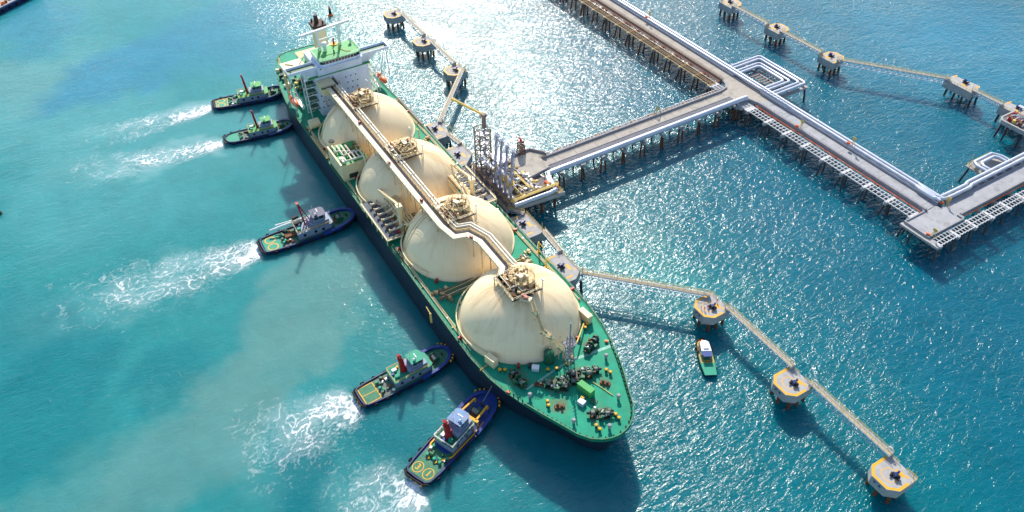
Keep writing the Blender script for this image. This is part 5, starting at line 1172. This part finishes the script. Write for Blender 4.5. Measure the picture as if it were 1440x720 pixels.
# ------------------------------------------------------------------ tugs (local: bow +x, water z=0)
def text_mesh(ch,size):
    cu=bpy.data.curves.new('t','FONT'); cu.body=ch; cu.size=size; cu.align_x='CENTER'; cu.align_y='CENTER'; cu.extrude=.006; cu.offset=size*.018
    o=bpy.data.objects.new('t',cu); COL.objects.link(o); bpy.context.view_layer.update()
    dg=bpy.context.evaluated_depsgraph_get(); me=bpy.data.meshes.new_from_object(o.evaluated_get(dg)); bpy.data.objects.remove(o); return me
def tug(stern,bow,label,style):
    s=P(*stern,2);b_=P(*bow,2); d=b_-s; L=math.hypot(d.x,d.y); k=L/35.0
    t=thing('tug',label,'tugboat',((s.x+b_.x)/2,(s.y+b_.y)/2,0),math.atan2(d.y,d.x),'harbour tugs round the tanker',world=False)
    t.scale=(k,k*.93,k*.93); WL[t.name]=Vector((0,0,0))
    half=[(17.5,0),(17.2,1.7),(16.2,3.3),(14,4.7),(10.5,5.4),(4,5.6),(-6,5.5),(-13,5.1),(-16.4,4.6),(-17.3,3.6),(-17.5,0)]
    if style==1: half[-3:]=[(-15.6,4.2),(-17.0,2.4),(-17.5,0)]
    out=half+[(x,-y) for x,y in half[-2:0:-1]]; n=len(out)
    h=MB(); vs=[]
    def sheer(x): return 2.0+1.3*max(0,(x-2)/15)**1.5
    for f_,z_ in ((1.0,None),(1.0,1.2),(.90,0),(.82,-1)):
        for x,y in out: vs.append((x*(f_ if x>0 else .5+.5*f_),y*f_,sheer(x) if z_ is None else z_))
    fs=[(i*n+j,(i+1)*n+j,(i+1)*n+(j+1)%n,i*n+(j+1)%n) for i in range(3) for j in range(n)]
    h.add(vs,fs); h.build('hull',M['tughull'],t)
    dk=MB(); ins=.93
    m_aft={0:'tugdeck',1:'tuggreen',2:'tugdeck',3:'tugdeck',4:'tugdeck'}[style]
    vs=[(x*ins,y*.92,sheer(x)-.55) for x,y in out]; cx=len(vs); 
    dk.mat(0).add(vs+[(6,0,sheer(6)-.55)],[(j,(j+1)%n,cx) for j in range(n)])
    zz=1.5
    dk.mat(1).box(-16.3 if style!=1 else -14.8,-10.4,-4.2,4.2,zz-.1,zz+.02)
    if style==1: dk.prism([(-14.8,-4.1),(-16.4,-2.2),(-16.9,0),(-16.4,2.2),(-14.8,4.1)],zz-.1,zz+.02)
    dk.mat(2).box(-10.3,-5.2,-4.2,4.2,zz-.1,zz+.03)
    dk.build('deck',[M['tugblue'] if style==4 else M['tugdeck'],M['tuggreen'] if style in (0,1,2) else M['tugdeck'],M['tuggrey'] if style!=4 else M['tugdeck']],t)
    bw=MB(); pts=[(x*.965,y*.955,sheer(x)) for x,y in half]; 
    for sg_ in (1,-1):
        for a,c in zip(pts[:-1],pts[1:]):
            hh=1.1 if a[0]>8 else .55; w_=.45
            if a[0]>8 and style in (1,2,3,4): w_=1.15; hh=.9
            bw.mat(0 if (a[0]<8.5) else 1).bar((a[0],sg_*a[1],a[2]-.25+hh/2-.3),(c[0],sg_*c[1],c[2]-.25+hh/2-.3),w_,hh)
    bw.build('bulwark',[M['tughull'],M['tugblue'] if style in (2,3,4) else M['tugrail']],t)
    fd=MB(); pts=[(x*1.015,y*1.03,sheer(x)-.3) for x,y in half[:5]]; fd.tube([(x,y,z) for x,y,z in pts[::-1]]+[(x,-y,z) for x,y,z in pts[1:]],.45,8); fd.build('bow_fender',M['black'],t); fd=MB(); fd.tube([(-16.6,-4.7,1.6),(-17.7,-3.2,1.6),(-17.8,3.2,1.6),(-16.6,4.7,1.6)],.38,8)
    fd.build('stern_fender',M['black'],t)
    if style in (3,4):
        yb=MB()
        for j in range(9):
            a=R(-64+j*16); yb.cbox((13.2+4.6*math.cos(a),5.3*math.sin(a)*1.02,sheer(16)-.05),(.55,.55,.7),a).cut()
        for j in range(4): yb.cbox((-17.9,-3+j*2,1.5),(.5,.5,.5)).cut()
        yb.build_each('fender_lashing',M['yellow'],t)
    for j in range(6):
        for sg_ in (1,-1):
            x=-13.5+j*4.2; ty=MB(); ty.M=Matrix.Translation((x,sg_*5.75,1.3)); 
            pts=[(.55*math.cos(a),0,.55*math.sin(a)) for a in [2*math.pi*i/10 for i in range(11)]]; ty.tube(pts,.22,6,False); ty.build('tyre',M['black'],t)
    mk=MB(); z=1.525
    if style in (0,2):
        for y in (-2.15,2.15): mk.ring((-13.5,y),1.55,1.95,z,.02,28).cut()
        if style==0: mk.strip([(-16,-4),(-10.6,-4),(-10.6,4),(-16,4)],.25,z,.02,True)
    elif style==3: mk.strip([(-16,-3.9),(-10.7,-3.9),(-10.7,3.9),(-16,3.9)],.3,z,.02,True); mk.strip([(-16,0),(-10.7,0)],.25,z,.02)
    elif style==4:
        for y in (-2.05,2.05): mk.ring((-14.0,y),1.6,1.82,z,.02,28).cut()
        mk.strip([(-10.2,1.6),(-9.2,3.9),(-4,4.6),(8,4.5)],.35,1.56,.05) if False else None
    if mk.v: mk.build_each('deck_marking',M['yellow'],t)
    if style==4:
        for ch,y in (('3',2.05),('1',-2.05)):
            me=text_mesh(ch,2.7); me.materials.append(M['yellow']); o=bpy.data.objects.new('deck_number',me); COL.objects.link(o); o.parent=t; o.location=(-14.0,y,1.545); o.rotation_euler=(0,0,R(-113+20)); WL[o.name]=Vector((0,0,0))
        yl=MB(); z_=1.58
        for sg_ in (1,-1): yl.strip([(-10.4,sg_*1.2),(-6.2,sg_*4.25),(4,sg_*4.5),(8.5,sg_*4.2)],.5,2.3 if False else 1.62,.3)
        yl.strip([(6.2,-4),(6.2,4)],.9,4.2,.4); yl.strip([(6.4,-3.0),(12.4,-2.5)],.6,4.2,.4); yl.strip([(6.4,3.0),(12.4,2.5)],.6,4.2,.4)
        for x,y in ((6.2,-3.8),(6.2,3.8),(12.4,2.5),(12.4,-2.5)): yl.bar((x,y,1.8),(x,y,4.3),.4)
        yl.build('guard_frame',M['yellow'],t)
    # houses
    roof={0:'roofgreen',1:'roofgreen',2:'house',3:'tuggreen',4:'greenm'}[style]
    x0,x1=(-5.0,9.0) if style!=2 else (-4.4,8.6)
    if style==4: x0,x1=-5.0,5.6
    hb=MB(); hb.mat(0).prism([(x0,-3.7),(x1-1,-3.7),(x1,-2.8),(x1,2.8),(x1-1,3.7),(x0,3.7)],1.4,4.4); hb.mat(1).prism([(x0-.2,-3.85),(x1-.8,-3.85),(x1+.2,-2.9),(x1+.2,2.9),(x1-.8,3.85),(x0-.2,3.85)],4.4,4.55); D=hb.build('deckhouse',[M['house'],M[roof]],t)
    for sg_ in (1,-1):
        for x in (x0+2.2,x0+6.2,x0+9):
            w=MB(); w.box(x-.5,x+.5,sg_*3.72-.02,sg_*3.72+.02,2.5,3.6); w.build('window',M['window'],D)
    rl=MB(); rl.rail([(x0,-3.7,4.55),(x1-1,-3.7,4.55)],1,1.6,.1); rl.rail([(x0,3.7,4.55),(x1-1,3.7,4.55)],1,1.6,.1); rl.rail([(x0,-3.7,4.55),(x0,3.7,4.55)],1,1.6,.1); rl.build('railing',M['white'] if style==4 else M['yellowl'],D)
    u0,u1=(.6,7.4) if style!=4 else (-1.6,5.0)
    hb=MB(); hb.box(u0,u1,-2.9,2.9,4.55,6.2); hb.build('upper_house',M['house'],t)
    w0,w1=(2.2,6.6) if style!=4 else (.2,4.6)
    wh=MB(); wh.M=Matrix.Translation((0,0,-.4)); wh.mat(0).prism([(w0,-2.4),(w1-.7,-2.4),(w1,-1.5),(w1,1.5),(w1-.7,2.4),(w0,2.4)],6.6,9.0)
    wh.mat(1).prism([(w0-.3,-2.7),(w1-.5,-2.7),(w1+.3,-1.7),(w1+.3,1.7),(w1-.5,2.7),(w0-.3,2.7)],9.0,9.2)
    W=wh.build('wheelhouse',[M['house'],M[{0:'roofgreen',1:'roofgreen',2:'tughull',3:'tuggreen',4:'tugroof'}[style]]],t)
    def win(a,c):
        w=MB(); w.M=Matrix.Translation((0,0,-.4)); a=Vector(a);c=Vector(c); nn=(c-a).cross(Vector((0,0,1))).normalized()*.03
        vs=[a+nn,c+nn,c+nn+Vector((0,0,1.05)),a+nn+Vector((0,0,1.05))]; vs+=[v-nn*3 for v in vs]
        w.add(vs,[(0,1,2,3),(7,6,5,4),(0,4,5,1),(1,5,6,2),(2,6,7,3),(3,7,4,0)]); w.build('window',M['window'],W)
    for i in range(3): win((w1,-1.35+i*.95,7.6),(w1,-.55+i*.95,7.6))
    win((w0+.3,-2.4,7.6),(w0+1.7,-2.4,7.6)); win((w0+2.0,-2.4,7.6),(w1-.9,-2.4,7.6)); win((w1-.9,2.4,7.6),(w0+2.0,2.4,7.6)); win((w0+1.7,2.4,7.6),(w0+.3,2.4,7.6)); win((w0,1.9,7.6),(w0,.3,7.6)); win((w0,-.3,7.6),(w0,-1.9,7.6))
    # mast / funnel uptakes
    ms=MB(); mx_=-.4 if style!=4 else -2.6
    if style in (3,4):
        ms.mat(0); ms.tube([(mx_,0,4.5),(mx_-.3,0,10.5),(mx_-.8,0,13.5)],1.15,10,True,.6); ms.cbox((mx_-.6,0,11.5),(1.6,1.4,.4)); ms.cbox((mx_,0,7.6),(1.5,2.0,1.0)); ms.bar((mx_-.8,-1.2,13),(mx_-.8,1.2,13),.25)
    elif style==2:
        for sg_ in (1,-1): ms.bar((mx_-.2,sg_*1.1,4.5),(mx_-1.2,sg_*.35,15.5),.4); 
        ms.bar((mx_+1.8,0,6.4),(mx_-1.2,0,15.5),.35)
        for k_ in range(6): ms.bar((mx_-.3-k_*.17,-.9+k_*.1,6+k_*1.6),(mx_-.3-k_*.17,.9-k_*.1,7+k_*1.6),.18); ms.bar((mx_-.3-k_*.17,.9-k_*.1,6+k_*1.6),(mx_+1.3-k_*.45,0,7+k_*1.6),.18)
        ms.cbox((mx_-1.2,0,15.5),(1.0,1.6,.5))
    else:
        ms.tube([(mx_,0,4.5),(mx_-.6,0,14.5)],.6,10,True,.42); ms.cbox((mx_-.6,0,13.8),(.6,2.4,.3)); ms.cbox((mx_-.4,0,10.5),(1.4,.8,.25)); ms.cbox((mx_-.8,0,15),(.7,.9,.8))
    ms.build('mast',M['red'],t)
    an=MB(); an.bar((w0+1,1.2,9.2),(w0+1,1.2,11.4),.12); an.bar((w0+2,-.9,9.2),(w0+2,-.9,10.4),.2); an.bar((w0+2,-1.9,10.3),(w0+2,.2,10.3),.22,.3); an.build('radar',M['white'],W); an=MB(); an.ball((w0+1.2,-1.5,9.4),.45,8); an.build('searchlight',M['white'],W)
    # foredeck winch, aft gear
    wn=MB(); fx=11.2 if style!=4 else 9.6; fz=sheer(fx)-.5
    wn.mat(0).hcyl((fx,0,fz+.9),(0,1,0),2.4,.8,12); wn.mat(1).hcyl((fx,1.5,fz+.9),(0,1,0),.3,1.1,14); wn.hcyl((fx,-1.5,fz+.9),(0,1,0),.3,1.1,14); wn.mat(2).box(fx-1.6,fx+1.2,-1.7,1.7,fz,fz+.3); wn.mat(1).box(fx+.8,fx+1.6,-1,0,fz,fz+1.2)
    wn.build('towing_winch',[M['rope'],M['greenm'],M['rust']],t)
    bt=MB(); bt.cyl(fx+3.0,0,sheer(fx+3)-.5,sheer(fx+3)+.7,.3,8); bt.bar((fx+3,-.9,sheer(fx+3)+.2),(fx+3,.9,sheer(fx+3)+.2),.3); bt.build('bitt',M['dark'],t)
    ag=MB(); rnd=random.Random(100+style)
    for y in (-2.6,-.4,2.4): ag.mat(rnd.choice((0,1))).cyl(-9.6,y,1.5,2.6,.5,10); 
    ag.mat(1).hcyl((-8.9,1.4,2.2),(0,1,0),1.4,.6,12); ag.mat(0).hcyl((-8.9,-1.7,2.1),(0,1,0),1.1,.5,12)
    for k_ in range(9): ag.mat(rnd.choice((0,1,2,3,4))); ag.cbox((rnd.uniform(-10,-5.6),rnd.choice((-1,1))*rnd.uniform(1.5,4),1.9),(rnd.uniform(.4,1.1),rnd.uniform(.4,1),rnd.uniform(.4,1.1)),rnd.random())
    ag.build('deck_gear',[M['tuggreen'],M['greenm'],M['black'],M['white'],M['rust']],t)
    rg=MB()
    rg.mat(0).cyl(-3.4,-1.6,4.55,5.6,.7,12); rg.mat(1).cbox((-3.0,1.6,5.0),(1.6,1.2,.9)); rg.mat(2).cyl(-1.6,2.2,4.55,5.4,.45,10); rg.mat(3).cbox((-4.2,.2,4.9),(.9,.9,.7))
    rg.build('roof_gear',[M['tuggreen'],M['white'],M['yellow'] if style==3 else M['tuggreen'],M['blue']],D)
    if style==2:
        fb=MB(); fb.mat(0).tube([(-.5,3.6,5.2),(-8,4.6,4.2),(-12.4,5.0,3.6)],.55,10,True,.35); fb.bar((-10,6.6,4),(-3,5.4,4.6),.25); fb.mat(1).cbox((-2.8,5.2,5.6),(2.6,1.0,.9),.2); fb.cbox((-2.9,1.6,5.4),(2.4,1.2,1.2),.2); fb.mat(2).box(-8.5,-4.6,-.5,2.0,1.6,2.4)
        fb.build('deck_crane',[M['white'],M['black'],M['rust']],t)
    return t
T1=tug((299,146),(402,127),'uppermost tug with a thin red mast, pushing at the tanker stern',0)
T2=tug((315,195),(413,173),'tug with plain rounded green stern deck, second from the top',1)
T3=tug((366,347),(499,301),'tug amidships carrying a long white crane and two green stern circles',2)
T4=tug((503,560),(633,494),'tug with yellow lined green stern deck by the foremost tank',3)
T5=tug((583,673),(692,556),'blue bowed tug with yellow guard frame and 3 and 1 painted aft',4)
# tow line from the nearest tug up to the tanker's bollard
a=P(679,565,4.2);b=P(703,519.5,ZD+1.2); tl_=MB(); n=10
tl_.tube([a.lerp(b,i/n)-Vector((0,0,math.sin(math.pi*i/n)*.5)) for i in range(n+1)],.12,6)
tag(tl_.build('tow_line',M['rope']),'thin tow line from the blue bowed tug to the tanker deck','rope')
# service boat
def service_boat():
    s=P(1000,529,1);b_=P(986,477,1); d=b_-s; L=math.hypot(d.x,d.y); k=L/16
    t=thing('service_boat','small green decked workboat with white cabin alone in the open water','workboat',((s.x+b_.x)/2,(s.y+b_.y)/2,0),math.atan2(d.y,d.x),world=False); t.scale=(k,k,k); WL[t.name]=Vector((0,0,0))
    half=[(8,0),(7.6,1.1),(6.4,2.0),(3,2.6),(-2,2.7),(-8,2.1),(-8,0)]; out=half+[(x,-y) for x,y in half[-2:0:-1]]; n=len(out); h=MB(); vs=[]
    for f_,z_ in ((1,1.3),(1.0,.7),(.9,-.5)): vs+=[(x*f_,y*f_,z_) for x,y in out]
    h.add(vs,[(i*n+j,(i+1)*n+j,(i+1)*n+(j+1)%n,i*n+(j+1)%n) for i in range(2) for j in range(n)]); h.build('hull',M['tughull'],t)
    dk=MB(); dk.mat(0).prism([(x*.97,y*.94) for x,y in out],1.05,1.2); dk.mat(1).prism([(-7.7,-1.95),(-7.7,1.95),(-2.6,2.5),(-2.6,-2.5)],1.2,1.23); dk.build('deck',[M['tugdeck'],M['tuggreen']],t)
    mk=MB(); mk.strip([(-2.4,-2.1),(-2.4,2.1),(1.4,2.1),(1.4,-2.1)],.22,1.24,.03,True); mk.strip([(-1.6,-1.4),(-1.6,1.4),(1.4,1.4),(1.4,-1.4)],.18,1.24,.03,True); mk.strip([(3,2.1),(6,1.6),(7.2,.6)],.3,1.24,.1); mk.build('deck_marking',M['yellow'],t)
    c=MB(); c.mat(0).prism([(.8,-1.7),(4.6,-1.5),(5.4,-.7),(5.4,.7),(4.6,1.5),(.8,1.7)],1.2,3.4); c.mat(0).box(1.6,4.2,-.9,.9,3.4,3.8); W=c.build('cabin',[M['white']],t)
    w=MB(); w.box(4.95,5.42,-.6,.6,2.3,3.1); w.build('window',M['window'],W)
    for s_ in (1,-1): w=MB(); w.box(1.4,4,s_*1.64-.04,s_*1.64+.04,2.3,3.0); w.build('window',M['window'],W)
    c=MB(); c.mat(0).box(-1.6,.9,-1.5,1.5,3.2,3.35)
    for x,y in ((-1.5,1.4),(-1.5,-1.4)): c.bar((x,y,1.2),(x,y,3.2),.12)
    c.build('canopy',M['tugblue'],t)
    c=MB(); c.mat(0).cyl(6.4,.1,1.2,2.2,.5,10); c.mat(1).cbox((3.2,2.2,1.6),(2.2,.6,.7)); c.mat(0).cbox((5.9,-1.1,1.5),(.7,.6,.6)); c.build('deck_gear',[M['orange'],M['rust']],t)
    f=MB(); f.tube([(5.2,2.4,1.1),(7,1.7,1.2),(8.2,0,1.3),(7,-1.7,1.2),(5.2,-2.4,1.1)],.28,8); f.build('bow_fender',M['black'],t)
    for x in (-5,0,4):
        for s_ in (1,-1):
            ty=MB(); ty.M=Matrix.Translation((x,s_*(2.75 if x>-3 else 2.5),.9)); ty.tube([(.4*math.cos(a),0,.4*math.sin(a)) for a in [2*math.pi*i/10 for i in range(11)]],.16,6,False); ty.build('tyre',M['black'],t)
service_boat()

# ------------------------------------------------------------------ workers on the dolphin
def person_mesh():
    me=bpy.data.meshes.new('body')
    V=[(0,0,.95),(0,0,1.15),(0,0,1.38),(0,.02,1.52),(0,.03,1.66),(.10,0,.88),(.12,.03,.50),(.12,-.02,.06),(.12,.12,.04),(-.10,0,.88),(-.13,0,.50),(-.13,-.05,.06),(-.13,.09,.04),(.20,0,1.40),(.27,.02,1.14),(.24,.18,.96),(-.20,0,1.40),(-.27,.02,1.14),(-.24,.16,.96)]
    Ed=[(0,1),(1,2),(2,3),(3,4),(0,5),(5,6),(6,7),(7,8),(0,9),(9,10),(10,11),(11,12),(2,13),(13,14),(14,15),(2,16),(16,17),(17,18)]
    Rd=[.15,.14,.16,.07,.11,.10,.075,.055,.05,.10,.075,.055,.05,.075,.055,.045,.075,.055,.045]
    me.from_pydata(V,Ed,[]); o=bpy.data.objects.new('b',me); COL.objects.link(o)
    md=o.modifiers.new('s','SKIN'); sv=me.skin_vertices[0].data
    for i,r in enumerate(Rd): sv[i].radius=(r,r)
    sv[0].use_root=True; o.modifiers.new('d','SUBSURF').levels=1
    bpy.context.view_layer.update(); dg=bpy.context.evaluated_depsgraph_get(); m2=bpy.data.meshes.new_from_object(o.evaluated_get(dg)); bpy.data.objects.remove(o)
    m2.materials.clear(); m2.materials.append(M['coverall']); m2.materials.append(M['skin'])
    for p in m2.polygons: p.use_smooth=True; p.material_index=1 if p.center.z>1.5 or (abs(p.center.x)>.2 and p.center.z<1.0) else 0
    return m2
PM=person_mesh()
for i,(px,py,rz,lab) in enumerate(((986,434,2.2,'worker in orange coveralls at the yellow edge of the mooring dolphin'),(990.5,436,.6,'worker in orange coveralls between the edge and the blue hook'),(995,433,3.6,'worker in orange coveralls standing against the blue hook'),(1008,425,1.2,'worker in orange coveralls alone near the walkway bend'))):
    p=P(px,py,8.02); t=thing('person',lab,'person',(p.x,p.y,8.02),rz,'workers on the mooring dolphin',world=False); WL[t.name]=Vector((0,0,0))
    o=bpy.data.objects.new('body',PM); COL.objects.link(o); o.parent=t
    h=MB(); h.lathe([(.145,1.70),(.14,1.76),(.08,1.83),(.01,1.85)],(0,.03),12); h.build('helmet',M['helmet'],t)

# ------------------------------------------------------------------ light, sky, camera
EL,AZ=37.5,152.0
w=bpy.data.worlds.new('World'); S.world=w; w.use_nodes=True; nt=w.node_tree
sky=nt.nodes.new('ShaderNodeTexSky'); sky.sky_type='NISHITA'; sky.sun_disc=False; sky.sun_elevation=R(EL); sky.sun_rotation=R(90-AZ); sky.air_density=1.0; sky.dust_density=.8; sky.ozone_density=1.0
nt.links.new(sky.outputs[0],nt.nodes['Background'].inputs[0]); nt.nodes['Background'].inputs[1].default_value=.15
sun=bpy.data.lights.new('sun','SUN'); sun.energy=4.3; sun.angle=R(.53); sun.color=(1,.94,.84); so=bpy.data.objects.new('sun',sun); COL.objects.link(so)
sd_=Vector((math.cos(R(EL))*math.cos(R(AZ)),math.cos(R(EL))*math.sin(R(AZ)),math.sin(R(EL)))); so.rotation_euler=sd_.to_track_quat('Z','Y').to_euler(); so.location=(0,0,300)
cam=bpy.data.cameras.new('camera'); co=bpy.data.objects.new('camera',cam); COL.objects.link(co)
mw=Matrix((( CR.x,CU.x,-CF.x,CAM.x),(CR.y,CU.y,-CF.y,CAM.y),(CR.z,CU.z,-CF.z,CAM.z),(0,0,0,1))); co.matrix_world=mw
cam.sensor_width=36; cam.lens=FX/1440*36; cam.clip_start=1; cam.clip_end=20000
S.camera=co
S.view_settings.view_transform='Standard'; S.view_settings.look='None'; S.view_settings.exposure=.68; S.view_settings.gamma=1
S.cycles.use_denoising=True; S.cycles.max_bounces=6; S.cycles.transparent_max_bounces=8; S.cycles.sample_clamp_indirect=4; S.cycles.caustics_reflective=False; S.cycles.caustics_refractive=False
